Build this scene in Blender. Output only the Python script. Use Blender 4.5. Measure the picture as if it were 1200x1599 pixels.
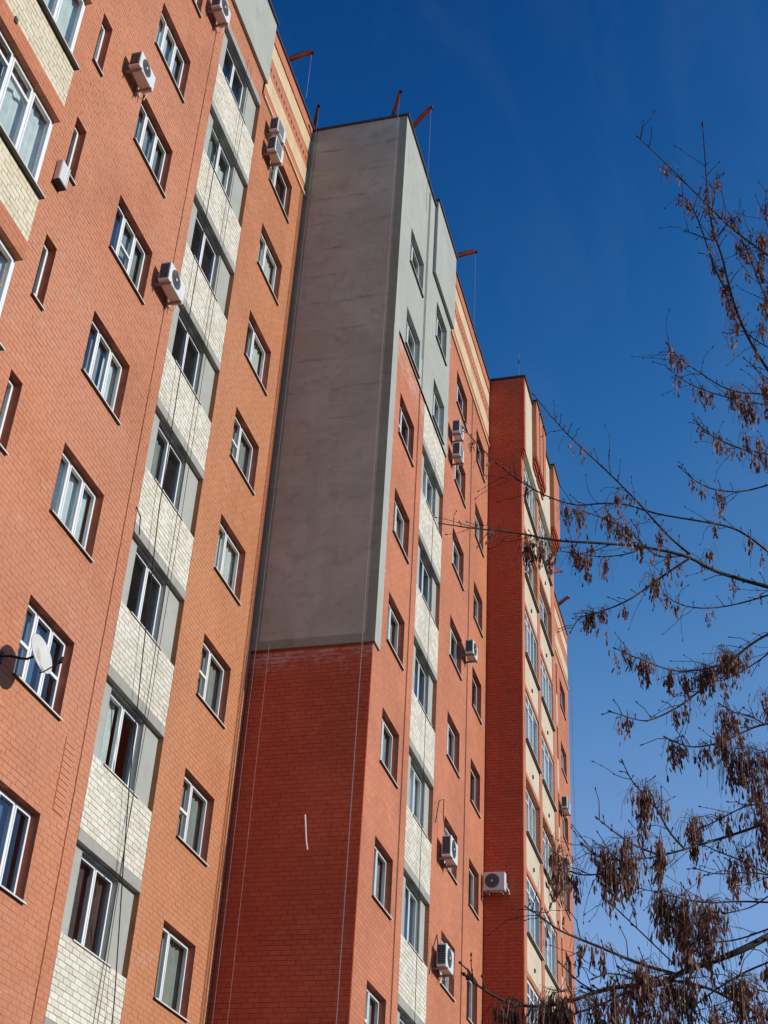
import bpy, math, random
import numpy as np
from mathutils import Vector, Matrix
random.seed(7); rng = np.random.default_rng(7)
sc = bpy.context.scene
for o in list(bpy.data.objects): bpy.data.objects.remove(o)
col = sc.collection

# ---------------------------------------------------------------- camera, sky, sun, exposure
RX = Vector((0.252523, -0.966240, 0.051116)); RD = Vector((0.553840, 0.101022, -0.826472)); RF = Vector((0.793406, 0.237013, 0.560653))
CAM = Vector((0.0, -10.693, 1.6)); FPX = 2176.3
cam_d = bpy.data.cameras.new('camera'); cam = bpy.data.objects.new('camera', cam_d); col.objects.link(cam)
cam_d.sensor_fit = 'HORIZONTAL'; cam_d.sensor_width = 36; cam_d.lens = 36*FPX/1200
cam_d.clip_start = 0.1; cam_d.clip_end = 5000
U = -RD; B = -RF
cam.matrix_world = Matrix(((RX.x, U.x, B.x, CAM.x), (RX.y, U.y, B.y, CAM.y), (RX.z, U.z, B.z, CAM.z), (0, 0, 0, 1)))
sc.camera = cam
SUN_EL, SUN_AZ = math.radians(20), math.radians(2.5)        # azimuth from -Y towards +X
w = bpy.data.worlds.new('World'); sc.world = w; w.use_nodes = True
nt = w.node_tree; nt.nodes.clear()
out = nt.nodes.new('ShaderNodeOutputWorld'); bg = nt.nodes.new('ShaderNodeBackground')
sky = nt.nodes.new('ShaderNodeTexSky'); sky.sky_type = 'NISHITA'; sky.sun_disc = False
sky.sun_elevation = SUN_EL; sky.sun_rotation = math.pi - SUN_AZ; sky.altitude = 100; sky.air_density = 1.0; sky.dust_density = 0.35; sky.ozone_density = 2.5
# the clear, deep winter blue of the photograph: each channel of the physical sky is given more contrast and a soft ceiling
sp3 = nt.nodes.new('ShaderNodeSeparateColor'); cb3 = nt.nodes.new('ShaderNodeCombineColor'); nt.links.new(sky.outputs[0], sp3.inputs[0])
def wm(op, a, b):
    x = nt.nodes.new('ShaderNodeMath'); x.operation = op
    for i, v in enumerate((a, b)):
        if isinstance(v, (int, float)): x.inputs[i].default_value = v
        else: nt.links.new(v, x.inputs[i])
    return x.outputs[0]
for ch, (x0, y0, g, c) in enumerate(((.56, .0072, 6.4, .23), (1.01, .0815, 3.96, .45), (1.90, .34, 3.25, .90))):
    r = wm('MULTIPLY', wm('POWER', wm('DIVIDE', sp3.outputs[ch], x0), g), y0)
    nt.links.new(wm('MULTIPLY', wm('DIVIDE', r, wm('ADD', wm('DIVIDE', r, c), 1.0)), 10.0), cb3.inputs[ch])
tcw = nt.nodes.new('ShaderNodeTexCoord'); mpw = nt.nodes.new('ShaderNodeMapping'); mpw.inputs['Scale'].default_value = (1.6, 5.0, 2.4); mpw.inputs['Rotation'].default_value = (.3, .5, .4)
nw = nt.nodes.new('ShaderNodeTexNoise'); nw.inputs['Scale'].default_value = 1.8; nw.inputs['Detail'].default_value = 7; nw.inputs['Roughness'].default_value = .62; nw.inputs['Distortion'].default_value = .8
nt.links.new(tcw.outputs['Generated'], mpw.inputs[0]); nt.links.new(mpw.outputs[0], nw.inputs['Vector'])
mw = nt.nodes.new('ShaderNodeMix'); mw.data_type = 'RGBA'; mr = nt.nodes.new('ShaderNodeMapRange')
for i_, v_ in ((1, .47), (2, .8), (3, 0.0), (4, .055)): mr.inputs[i_].default_value = v_
nt.links.new(nw.outputs[0], mr.inputs[0]); nt.links.new(mr.outputs[0], mw.inputs[0]); nt.links.new(cb3.outputs[0], mw.inputs[6]); mw.inputs[7].default_value = (2.6, 3.6, 5.2, 1)
nt.links.new(mw.outputs[2], bg.inputs[0]); bg.inputs[1].default_value = 0.1
nt.links.new(bg.outputs[0], out.inputs[0])
sun_d = bpy.data.lights.new('sun', 'SUN'); sun_d.energy = 3.8; sun_d.angle = math.radians(0.53); sun_d.color = (1.0, 0.93, 0.82)
sun = bpy.data.objects.new('sun', sun_d); col.objects.link(sun)
SD = Vector((math.sin(SUN_AZ)*math.cos(SUN_EL), -math.cos(SUN_AZ)*math.cos(SUN_EL), math.sin(SUN_EL)))
sun.rotation_euler = SD.to_track_quat('Z', 'Y').to_euler(); sun.location = (0, -40, 40)
sc.view_settings.view_transform = 'Standard'; sc.view_settings.look = 'None'; sc.view_settings.exposure = 0.0; sc.view_settings.gamma = 1.0
sc.view_settings.use_curve_mapping = False
sc.cycles.use_denoising = True; sc.cycles.max_bounces = 8; sc.cycles.diffuse_bounces = 4; sc.cycles.transparent_max_bounces = 12
sc.cycles.sample_clamp_indirect = 6; sc.cycles.caustics_reflective = False; sc.cycles.caustics_refractive = False

# ---------------------------------------------------------------- materials
def M(name, rough=0.8, spec=0.3):
    m = bpy.data.materials.new(name); m.use_nodes = True
    n = m.node_tree; b = n.nodes['Principled BSDF']; b.inputs['Roughness'].default_value = rough
    b.inputs['Specular IOR Level'].default_value = spec
    return m, n, b
def N(n, t, **k):
    x = n.nodes.new('ShaderNode'+t)
    for a, v in k.items(): setattr(x, a, v)
    return x
def ramp(n, stops):
    r = N(n, 'ValToRGB'); e = r.color_ramp.elements
    while len(e) < len(stops): e.new(0.5)
    for i, (p, c) in enumerate(stops): e[i].position = p; e[i].color = (*c, 1)
    return r
def mixc(n, fac, a, b, mode='MIX'):
    x = N(n, 'Mix', data_type='RGBA', blend_type=mode)
    for s, v in ((0, fac), (6, a), (7, b)):
        if hasattr(v, 'node') : n.links.new(v, x.inputs[s])
        elif s == 0: x.inputs[0].default_value = v
        else: x.inputs[s].default_value = (*v, 1)
    return x.outputs[2]
def noise(n, vec, scale, detail=4, rough=0.6, dist=0):
    x = N(n, 'TexNoise'); x.inputs['Scale'].default_value = scale; x.inputs['Detail'].default_value = detail
    x.inputs['Roughness'].default_value = rough; x.inputs['Distortion'].default_value = dist
    n.links.new(vec, x.inputs['Vector']); return x.outputs[0]
def mapping(n, sx, sy, sz):
    g = N(n, 'NewGeometry'); m = N(n, 'Mapping'); m.inputs['Scale'].default_value = (sx, sy, sz)
    n.links.new(g.outputs['Position'], m.inputs[0]); return m.outputs[0], g
def bump(n, b, h, strength, dist):
    x = N(n, 'Bump'); x.inputs['Strength'].default_value = strength; x.inputs['Distance'].default_value = dist
    n.links.new(h, x.inputs['Height']); n.links.new(x.outputs[0], b.inputs['Normal'])
def rangef(n, v, a, b, c, d):
    x = N(n, 'MapRange'); x.inputs[1].default_value = a; x.inputs[2].default_value = b; x.inputs[3].default_value = c; x.inputs[4].default_value = d
    n.links.new(v, x.inputs[0]); return x.outputs[0]
def math_(n, op, a, b):
    x = N(n, 'Math', operation=op)
    for i, v in enumerate((a, b)):
        if hasattr(v, 'node'): n.links.new(v, x.inputs[i])
        else: x.inputs[i].default_value = v
    return x.outputs[0]
def brick_rand(n, g):
    o = N(n, 'ObjectInfo'); s = math_(n, 'ADD', g.outputs['Random Per Island'], o.outputs['Random'])
    return math_(n, 'FRACT', s, 0.0)

def bloom_mix(n, c, v, zlo, zhi, xmax, tone):
    g = N(n, 'NewGeometry'); s = N(n, 'SeparateXYZ'); n.links.new(g.outputs['Position'], s.inputs[0])
    vh, _ = mapping(n, 1.0, 1.0, 3.0); q = noise(n, vh, 2.6, 6, 0.75, 0.6)
    band = math_(n, 'MULTIPLY', rangef(n, s.outputs[2], zlo, zhi, 0, 1), math_(n, 'LESS_THAN', s.outputs[2], zhi+.12))
    band = math_(n, 'MULTIPLY', band, math_(n, 'LESS_THAN', s.outputs[0], xmax))
    f = math_(n, 'MULTIPLY', rangef(n, math_(n, 'ADD', q, math_(n, 'MULTIPLY', band, .14)), 0.53, 0.75, 0, .75), rangef(n, band, 0, .4, 0, 1))
    return mixc(n, f, c, tone)
def mat_brick(name, c0, c1, c2, stain, rough=0.85, var=1.0, stain_amt=0.5, mottle=1.0, bloom=None, drift=None):
    m, n, b = M(name, rough, 0.25)
    v, g = mapping(n, 1, 1, 1)
    r = brick_rand(n, g)
    c = ramp(n, [(0.0, c0), (0.5, c1), (1.0, c2)]); n.links.new(r, c.inputs[0])
    big = noise(n, v, 0.35, 5, 0.6); mid = noise(n, v, 2.2, 5, 0.65); fine = noise(n, v, 45, 3, 0.7)
    avg = tuple((a+bb+cc)/3 for a, bb, cc in zip(c0, c1, c2))
    c1o = mixc(n, 1-var, c.outputs[0], avg)
    bv = rangef(n, big, 0.3, 0.7, 1-0.13*mottle, 1+0.13*mottle); cc = N(n, 'Mix', data_type='RGBA', blend_type='MULTIPLY'); cc.inputs[0].default_value = 1
    n.links.new(c1o, cc.inputs[6]); n.links.new(bv, cc.inputs[7])
    fv = rangef(n, fine, 0.25, 0.75, 0.9, 1.1); cf = N(n, 'Mix', data_type='RGBA', blend_type='MULTIPLY'); cf.inputs[0].default_value = 1
    n.links.new(cc.outputs[2], cf.inputs[6]); n.links.new(fv, cf.inputs[7])
    sm = rangef(n, mid, 0.56, 0.78, 0, stain_amt)
    # rain streaks: noise stretched down the wall
    vs, _ = mapping(n, 1.6, 1.6, 0.09); st = noise(n, vs, 1.5, 4, 0.6)
    sm2 = math_(n, 'ADD', sm, rangef(n, st, 0.58, 0.8, 0, stain_amt*0.7))
    fin = mixc(n, sm2, cf.outputs[2], stain)
    if drift:
        dn = noise(n, v, 0.16, 5, 0.62, 0.5); fin = mixc(n, rangef(n, dn, 0.4, 0.62, 0, 0.75), fin, drift)
        vp, _ = mapping(n, 0.5, 0.5, 1.4); pn = noise(n, vp, 1.1, 6, 0.7, 0.8); fin = mixc(n, rangef(n, pn, 0.58, 0.72, 0, 0.55), fin, stain)
    vd, _ = mapping(n, 3.1, 3.1, 0.16); dr = noise(n, vd, 1.3, 5, 0.7)
    fin = mixc(n, rangef(n, dr, 0.57, 0.76, 0, 0.38), fin, tuple(q*.55 for q in c0))
    if bloom:
        fin = bloom_mix(n, fin, v, *bloom)
    n.links.new(fin, b.inputs['Base Color'])
    bump(n, b, fine, 0.35, 0.004)
    return m
def mat_plain(name, colr, rough=0.7, spec=0.3, metal=0.0, var=0.12, scale=3.0, bumpy=0.0):
    m, n, b = M(name, rough, spec); b.inputs['Metallic'].default_value = metal
    v, g = mapping(n, 1, 1, 1)
    a = noise(n, v, scale, 5, 0.6); f = noise(n, v, scale*14, 3, 0.6)
    s = math_(n, 'ADD', rangef(n, a, 0.3, 0.7, -var, var), rangef(n, f, 0.3, 0.7, 1-var*0.5, 1+var*0.5))
    x = N(n, 'Mix', data_type='RGBA', blend_type='MULTIPLY'); x.inputs[0].default_value = 1; x.inputs[6].default_value = (*colr, 1)
    n.links.new(s, x.inputs[7]); n.links.new(x.outputs[2], b.inputs['Base Color'])
    if bumpy: bump(n, b, f, bumpy, 0.01)
    return m
def mat_joint(name, paint, open_, lo=0.53, hi=0.68, scale=0.55):
    """painted-over joints that have opened and gone dark in places"""
    m, n, b = M(name, 0.95, 0.15); v, g = mapping(n, 1, 1, 1)
    a = noise(n, v, scale, 5, 0.6, 0.3); vh, _ = mapping(n, 0.6, 0.6, 9.0); h = noise(n, vh, 1.0, 3, 0.6)
    f = math_(n, 'MAXIMUM', rangef(n, a, lo, hi, 0, 0.8), rangef(n, h, 0.62, 0.72, 0, 0.9))
    n.links.new(mixc(n, f, paint, open_), b.inputs['Base Color']); return m
def mat_plaster(name, colr, patch, dark, seams=False, axis=1):
    m, n, b = M(name, 0.9, 0.2)
    v, g = mapping(n, 1, 1, 1)
    big = noise(n, v, 0.5, 6, 0.65, 0.4); mid = noise(n, v, 2.4, 6, 0.7, 0.6); fine = noise(n, v, 30, 4, 0.7)
    vs, _ = mapping(n, 1.3, 1.3, 0.12); st = noise(n, vs, 1.2, 5, 0.6)
    c = mixc(n, rangef(n, big, 0.42, 0.6, 0, 0.9), colr, patch)
    c = mixc(n, rangef(n, mid, 0.5, 0.66, 0, 0.6), c, dark)
    c = mixc(n, rangef(n, st, 0.52, 0.8, 0, 0.5), c, dark)
    vh, _ = mapping(n, 0.5, 0.5, 3.0); hz = noise(n, vh, 1.0, 5, 0.7, 0.5)
    c = mixc(n, rangef(n, hz, 0.54, 0.7, 0, 0.6), c, patch)
    vk, _ = mapping(n, 1.1, 1.1, 1.8); tk = noise(n, vk, 1.7, 7, 0.78, 1.2); c = mixc(n, rangef(n, tk, 0.55, 0.66, 0, 0.45), c, patch)
    if seams:      # board joints of the insulation ghosting through the render, one metre apart
        sep = N(n, 'SeparateXYZ'); n.links.new(g.outputs['Position'], sep.inputs[0])
        wob = math_(n, 'ADD', sep.outputs[2], rangef(n, noise(n, v, 0.9, 3), 0.3, 0.7, -0.05, 0.05))
        fr = math_(n, 'FRACT', wob, 0.0); dd = math_(n, 'ABSOLUTE', math_(n, 'SUBTRACT', fr, 0.93), 0.0)
        ln = rangef(n, dd, 0.0, 0.05, 0.75, 0.0)
        ln2 = math_(n, 'MULTIPLY', ln, rangef(n, noise(n, v, 1.1, 4), 0.42, 0.62, 0.0, 1.0))
        hi = rangef(n, sep.outputs[2], 21.0, 27.5, 0.25, 1.0)
        ln3 = math_(n, 'MULTIPLY', ln2, hi)
        c = mixc(n, ln3, c, tuple(q*0.55 for q in dark))
    n.links.new(c, b.inputs['Base Color']); bump(n, b, mid, 0.25, 0.02)
    return m
def mat_wall_far(name, c0, c1, mortar, stain, axis='x', bloom=None):
    # brick seen too far off to pick apart: procedural courses with fine relief
    m, n, b = M(name, 0.85, 0.25)
    g = N(n, 'NewGeometry'); s = N(n, 'SeparateXYZ'); n.links.new(g.outputs['Position'], s.inputs[0])
    cmb = N(n, 'CombineXYZ'); n.links.new(s.outputs[0 if axis == 'x' else 1], cmb.inputs[0]); n.links.new(s.outputs[2], cmb.inputs[1])
    t = N(n, 'TexBrick'); t.offset = 0.5; t.inputs['Scale'].default_value = 1; t.inputs['Brick Width'].default_value = 0.26; t.inputs['Row Height'].default_value = 0.1
    t.inputs['Mortar Size'].default_value = 0.008; t.inputs['Mortar Smooth'].default_value = 0.3
    t.inputs['Color1'].default_value = (*c0, 1); t.inputs['Color2'].default_value = (*c1, 1); t.inputs['Mortar'].default_value = (*mortar, 1)
    n.links.new(cmb.outputs[0], t.inputs['Vector'])
    v, _ = mapping(n, 1, 1, 1); big = noise(n, v, 0.4, 5, 0.6); mid = noise(n, v, 1.8, 5, 0.65)
    x = N(n, 'Mix', data_type='RGBA', blend_type='MULTIPLY'); x.inputs[0].default_value = 1
    n.links.new(t.outputs[0], x.inputs[6]); n.links.new(rangef(n, big, 0.3, 0.7, 0.87, 1.13), x.inputs[7])
    vs, _ = mapping(n, 1.6, 1.6, 0.09); st = noise(n, vs, 1.5, 4, 0.6)
    f = mixc(n, math_(n, 'ADD', rangef(n, mid, 0.58, 0.8, 0, 0.35), rangef(n, st, 0.6, 0.8, 0, 0.3)), x.outputs[2], stain)
    if bloom: f = bloom_mix(n, f, v, *bloom)
    n.links.new(f, b.inputs['Base Color'])
    inv = math_(n, 'SUBTRACT', 1.0, t.outputs['Fac']); bump(n, b, inv, 0.5, 0.006)
    return m

MT = {}
MT['red'] = mat_brick('painted_red_brick', (0.455, 0.172, 0.088), (0.50, 0.20, 0.105), (0.54, 0.23, 0.128), (0.60, 0.34, 0.23), var=0.3, stain_amt=0.6, mottle=1.3, drift=(0.54, 0.245, 0.15))
MT['red_joint'] = mat_joint('painted_red_joint', (0.44, 0.17, 0.09), (0.17, 0.075, 0.045))
MT['orange'] = mat_brick('painted_orange_brick', (0.43, 0.168, 0.08), (0.475, 0.192, 0.094), (0.52, 0.222, 0.113), (0.56, 0.31, 0.20), var=0.3, stain_amt=0.55, mottle=1.3, drift=(0.52, 0.235, 0.12))
MT['orange_joint'] = mat_joint('painted_orange_joint', (0.42, 0.172, 0.08), (0.18, 0.08, 0.04))
MT['shadered'] = mat_brick('shade_toned_brick', (0.47, 0.082, 0.036), (0.53, 0.102, 0.045), (0.57, 0.125, 0.058), (0.52, 0.16, 0.09), var=0.5, stain_amt=0.3, bloom=(15.75, 16.5, 30, (0.62, 0.41, 0.34)))  # red brick of the shaded side walls; deeper tone of the shade put into its colour
MT['shadered_joint'] = mat_joint('shade_toned_joint', (0.40, 0.08, 0.038), (0.18, 0.045, 0.024), 0.48, 0.66)  # joints of that brick, shade tone likewise in the colour
MT['white'] = mat_brick('white_silicate_brick', (0.59, 0.545, 0.43), (0.68, 0.64, 0.525), (0.74, 0.705, 0.60), (0.53, 0.45, 0.29), var=0.9, stain_amt=0.3, mottle=0.6)
MT['white_joint'] = mat_plain('grey_mortar', (0.22, 0.20, 0.17), 0.95, var=0.25)
MT['cream'] = mat_brick('cream_facing_brick', (0.60, 0.53, 0.37), (0.66, 0.59, 0.43), (0.70, 0.64, 0.49), (0.57, 0.49, 0.36), var=0.8, stain_amt=0.3, mottle=0.5)
MT['cream_joint'] = mat_plain('cream_mortar', (0.40, 0.34, 0.23), 0.95, var=0.2)
MT['redfar'] = mat_wall_far('painted_red_wall', (0.475, 0.175, 0.092), (0.535, 0.207, 0.112), (0.36, 0.125, 0.066), (0.57, 0.28, 0.17), bloom=(24.9, 26.1, 29.6, (0.66, 0.47, 0.38)))
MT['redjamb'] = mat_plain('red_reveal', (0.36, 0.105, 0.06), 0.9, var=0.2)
MT['creamfar'] = mat_plain('cream_paint', (0.57, 0.49, 0.36), 0.85, var=0.12, scale=1.5)
MT['friezecream'] = mat_plain('tan_cream_paint', (0.60, 0.455, 0.28), 0.85, var=0.15, scale=1.5)
MT['plaster'] = mat_plaster('grey_cement_render', (0.37, 0.385, 0.34), (0.41, 0.425, 0.375), (0.325, 0.335, 0.295))
MT['sideplaster'] = mat_plaster('shade_toned_render', (0.415, 0.385, 0.30), (0.50, 0.47, 0.375), (0.32, 0.295, 0.225), seams=True)  # same cement render as the front, with warm shade mixed into the colour
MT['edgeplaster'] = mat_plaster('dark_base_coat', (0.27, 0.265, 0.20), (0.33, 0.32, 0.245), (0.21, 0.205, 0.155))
MT['concrete'] = mat_plaster('concrete_lintel', (0.33, 0.32, 0.285), (0.38, 0.37, 0.33), (0.25, 0.245, 0.22))
MT['panel'] = mat_plaster('painted_panel', (0.37, 0.375, 0.335), (0.41, 0.415, 0.37), (0.31, 0.315, 0.28))
MT['pvc'] = mat_plain('white_pvc', (0.80, 0.80, 0.78), 0.35, 0.5, var=0.04)
MT['sill'] = mat_plain('white_sheet_sill', (0.62, 0.60, 0.56), 0.5, 0.4, var=0.12, scale=6)
MT['sillg'] = mat_plain('dark_sheet_sill', (0.10, 0.085, 0.075), 0.5, 0.4, var=0.2, scale=6)
MT['flash'] = mat_plain('dark_sheet_metal', (0.06, 0.05, 0.045), 0.55, 0.4, var=0.2)
MT['room'] = mat_plain('room_plaster', (0.42, 0.40, 0.36), 0.9, var=0.2, scale=0.8)
MT['curt_w'] = mat_plain('white_curtain', (0.66, 0.70, 0.68), 0.9, var=0.12, scale=5)
MT['curt_g'] = mat_plain('grey_green_blind', (0.30, 0.33, 0.30), 0.9, var=0.12, scale=5)
MT['curt_d'] = mat_plain('dark_brown_curtain', (0.09, 0.06, 0.055), 0.9, var=0.2, scale=5)
MT['curt_b'] = mat_plain('blue_film', (0.06, 0.13, 0.26), 0.6, var=0.15, scale=5)
MT['acw'] = mat_plain('white_enamel', (0.70, 0.70, 0.67), 0.4, 0.5, var=0.06, scale=8)
MT['acg'] = mat_plain('dark_grille', (0.035, 0.035, 0.038), 0.6, 0.4, var=0.1)
MT['acm'] = mat_plain('grey_grille', (0.16, 0.165, 0.165), 0.5, 0.4, var=0.1)
MT['brk'] = mat_plain('bracket_steel', (0.34, 0.24, 0.21), 0.6, 0.4, var=0.25, scale=12)
MT['orangepaint'] = mat_plain('orange_red_paint', (0.42, 0.085, 0.03), 0.55, 0.4, var=0.3, scale=6)
MT['rope'] = mat_plain('pale_rope', (0.36, 0.34, 0.32), 0.8, var=0.1)
MT['black'] = mat_plain('black_cable', (0.012, 0.012, 0.012), 0.6, 0.3, var=0.2)
MT['brown'] = mat_plain('red_conduit', (0.20, 0.075, 0.05), 0.7, 0.3, var=0.2)
MT['foam'] = mat_plain('mounting_foam', (0.62, 0.50, 0.24), 0.9, var=0.25, scale=10)
MT['asphalt'] = mat_plain('yard_asphalt', (0.085, 0.083, 0.08), 0.9, 0.3, var=0.25, scale=0.6, bumpy=0.4)
MT['roof'] = mat_plain('roof_felt', (0.07, 0.07, 0.07), 0.9, var=0.2)
m, n, b = M('bark', 0.9, 0.2); v, g = mapping(n, 30, 30, 12); q = noise(n, v, 1.0, 5, 0.7)
c = ramp(n, [(0.3, (0.028, 0.020, 0.016)), (0.7, (0.11, 0.085, 0.065))]); n.links.new(q, c.inputs[0]); n.links.new(c.outputs[0], b.inputs['Base Color']); bump(n, b, q, 0.6, 0.004); MT['bark'] = m
m, n, b = M('dry_seed', 0.75, 0.3); g = N(n, 'NewGeometry')
c = ramp(n, [(0.0, (0.10, 0.045, 0.03)), (0.6, (0.22, 0.105, 0.07)), (1.0, (0.52, 0.32, 0.21))]); n.links.new(g.outputs['Random Per Island'], c.inputs[0]); n.links.new(c.outputs[0], b.inputs['Base Color'])
tr = N(n, 'BsdfTranslucent'); n.links.new(c.outputs[0], tr.inputs[0]); mx = N(n, 'MixShader'); mx.inputs[0].default_value = 0.42
n.links.new(b.outputs[0], mx.inputs[1]); n.links.new(tr.outputs[0], mx.inputs[2]); n.links.new(mx.outputs[0], n.nodes['Material Output'].inputs[0]); MT['seed'] = m
m = bpy.data.materials.new('window_glass'); m.use_nodes = True; n = m.node_tree; n.nodes.clear()
o_ = N(n, 'OutputMaterial'); t_ = N(n, 'BsdfTransparent'); t_.inputs[0].default_value = (0.92, 0.95, 0.94, 1); gl = N(n, 'BsdfGlossy'); gl.inputs['Roughness'].default_value = 0.02; gl.inputs[0].default_value = (1, 1, 1, 1)
fr = N(n, 'Fresnel'); fr.inputs[0].default_value = 1.7; mx = N(n, 'MixShader'); gb = N(n, 'NewGeometry'); n.links.new(math_(n, 'MULTIPLY', fr.outputs[0], math_(n, 'SUBTRACT', 1.0, gb.outputs['Backfacing'])), mx.inputs[0]); n.links.new(t_.outputs[0], mx.inputs[1]); n.links.new(gl.outputs[0], mx.inputs[2]); n.links.new(mx.outputs[0], o_.inputs[0])
nz, _ = mapping(n, 1, 1, 1); q = noise(n, nz, 1.7, 2, 0.5); bp = N(n, 'Bump'); bp.inputs['Strength'].default_value = 0.05; bp.inputs['Distance'].default_value = 0.03; n.links.new(q, bp.inputs['Height']); n.links.new(bp.outputs[0], gl.inputs['Normal'])
MT['glass'] = m
# dish: off white with its own rust run below the hub
m, n, b = M('dish_enamel', 0.45, 0.4); tc = N(n, 'TexCoord'); mp = N(n, 'Mapping'); mp.inputs['Scale'].default_value = (8, 4.0, 4.0); n.links.new(tc.outputs['Object'], mp.inputs[0])
ln = N(n, 'VectorMath', operation='LENGTH'); n.links.new(mp.outputs[0], ln.inputs[0]); f1 = rangef(n, ln.outputs['Value'], 0.1, 0.8, 1, 0)
f2 = math_(n, 'MULTIPLY', f1, rangef(n, noise(n, tc.outputs['Object'], 14, 4), 0.35, 0.6, 0.1, 0.9)); n.links.new(mixc(n, f2, (0.60, 0.60, 0.55), (0.38, 0.21, 0.06)), b.inputs['Base Color']); MT['dish'] = m

# ---------------------------------------------------------------- mesh helpers
class MB:
    def __init__(s): s.v = []; s.f = []
    def box(s, x0, x1, y0, y1, z0, z1, skip=()):
        b = len(s.v)
        s.v += [(x0,y0,z0),(x1,y0,z0),(x1,y1,z0),(x0,y1,z0),(x0,y0,z1),(x1,y0,z1),(x1,y1,z1),(x0,y1,z1)]
        q = {'b':(0,3,2,1),'t':(4,5,6,7),'f':(0,1,5,4),'k':(2,3,7,6),'r':(1,2,6,5),'l':(3,0,4,7)}
        s.f += [tuple(b+i for i in q[k]) for k in q if k not in skip]; return s
    def quad(s, *p):
        b = len(s.v); s.v += [tuple(q) for q in p]; s.f.append(tuple(range(b, b+len(p)))); return s
    def tube(s, pts, rad, n=6, cap=True):
        pts = [Vector(p) for p in pts]; rad = rad if hasattr(rad, '__len__') else [rad]*len(pts)
        b = len(s.v); ref = None
        for i, p in enumerate(pts):
            d = (pts[min(i+1, len(pts)-1)]-pts[max(i-1, 0)]).normalized()
            if ref is None: ref = d.orthogonal().normalized()
            a = (ref-d*ref.dot(d)); a = a.normalized() if a.length > 1e-6 else d.orthogonal().normalized(); ref = a; c = d.cross(a)
            for k in range(n):
                t = 2*math.pi*k/n; s.v.append(tuple(p+(a*math.cos(t)+c*math.sin(t))*rad[i]))
        for i in range(len(pts)-1):
            for k in range(n):
                s.f.append((b+i*n+k, b+i*n+(k+1) % n, b+(i+1)*n+(k+1) % n, b+(i+1)*n+k))
        if cap:
            s.f.append(tuple(b+k for k in range(n))[::-1]); s.f.append(tuple(b+(len(pts)-1)*n+k for k in range(n)))
        return s
    def mesh(s, name, mat, smooth=False, bevel=0):
        me = bpy.data.meshes.new(name); me.from_pydata(s.v, [], s.f); me.materials.append(MT[mat]); me.update()
        if smooth: me.polygons.foreach_set('use_smooth', [True]*len(me.polygons))
        return me
    def build(s, name, mat, parent=None, loc=(0, 0, 0), smooth=False): return put(name, s.mesh(name, mat, smooth), parent, loc)
def put(name, me, parent=None, loc=(0, 0, 0)):
    o = bpy.data.objects.new(name, me); col.objects.link(o); o.parent = parent; o.location = loc; return o
def empty(name, loc=(0, 0, 0), rz=0):
    o = bpy.data.objects.new(name, None); col.objects.link(o); o.location = loc; o.rotation_euler = (0, 0, rz); o.empty_display_size = 0.2; return o
def tag(o, label, cat, group=None, kind=None):
    if label: o['label'] = label
    if cat: o['category'] = cat
    if group: o['group'] = group
    if kind: o['kind'] = kind
    return o
def bevel(o, wd=0.01, seg=2):
    md = o.modifiers.new('bevel', 'BEVEL'); md.width = wd; md.segments = seg; md.limit_method = 'ANGLE'; return o
def proj(p):
    d = Vector(p)-CAM; zc = d.dot(RF); return 600+FPX*d.dot(RX)/zc, 800+FPX*d.dot(RD)/zc, zc
def pix(u, v, dist):
    return CAM+(RX*(u-600)+RD*(v-800)+RF*FPX).normalized()*dist

# ---------------------------------------------------------------- ground
g_ = MB().quad((-900,-900,0),(900,-900,0),(900,900,0),(-900,900,0)).build('ground', 'asphalt'); g_['kind'] = 'structure'

# ---------------------------------------------------------------- the building
BLD = empty('apartment_building')
tag(BLD, 'ten storey red brick apartment block with stepped facade and grey rendered tower', 'building')
H = 3.0; Z0 = 8.13; KS = range(-1, 8)

def backing(name, mat, axis, c, u0, u1, z0, z1, openings, depth=0.36, jamb=None, w=0.0, parent=BLD):
    """wall sheet with real openings and reveals. axis 'y': plane y=c facing -Y; axis 'x': plane x=c facing -X (u = y)."""
    mb = MB()
    P = (lambda u, z, d: (u, c+d, z)) if axis == 'y' else (lambda u, z, d: (c+d, u, z))
    us = sorted({u0, u1, *[o[0] for o in openings], *[o[1] for o in openings]}); us = [q for q in us if u0 <= q <= u1]
    zs = sorted({z0, z1, *[o[2] for o in openings], *[o[3] for o in openings]}); zs = [q for q in zs if z0 <= q <= z1]
    for a, b in zip(us, us[1:]):
        for e, f in zip(zs, zs[1:]):
            cu, cz = (a+b)/2, (e+f)/2
            if any(o[0] < cu < o[1] and o[2] < cz < o[3] for o in openings): continue
            mb.quad(P(a, e, w), P(b, e, w), P(b, f, w), P(a, f, w))
    # ends so that the wall has thickness
    mb.quad(P(u0, z0, w), P(u0, z1, w), P(u0, z1, depth), P(u0, z0, depth)); mb.quad(P(u1, z0, w), P(u1, z1, w), P(u1, z1, depth), P(u1, z0, depth))
    mb.quad(P(u0, z1, w), P(u1, z1, w), P(u1, z1, depth), P(u0, z1, depth))
    o_ = mb.build(name, mat, parent)
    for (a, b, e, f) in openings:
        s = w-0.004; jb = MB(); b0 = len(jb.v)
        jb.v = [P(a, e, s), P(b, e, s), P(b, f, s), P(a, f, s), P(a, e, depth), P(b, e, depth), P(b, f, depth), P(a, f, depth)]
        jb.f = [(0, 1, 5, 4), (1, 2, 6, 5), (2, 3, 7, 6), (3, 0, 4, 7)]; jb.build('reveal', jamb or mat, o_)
    return o_

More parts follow.
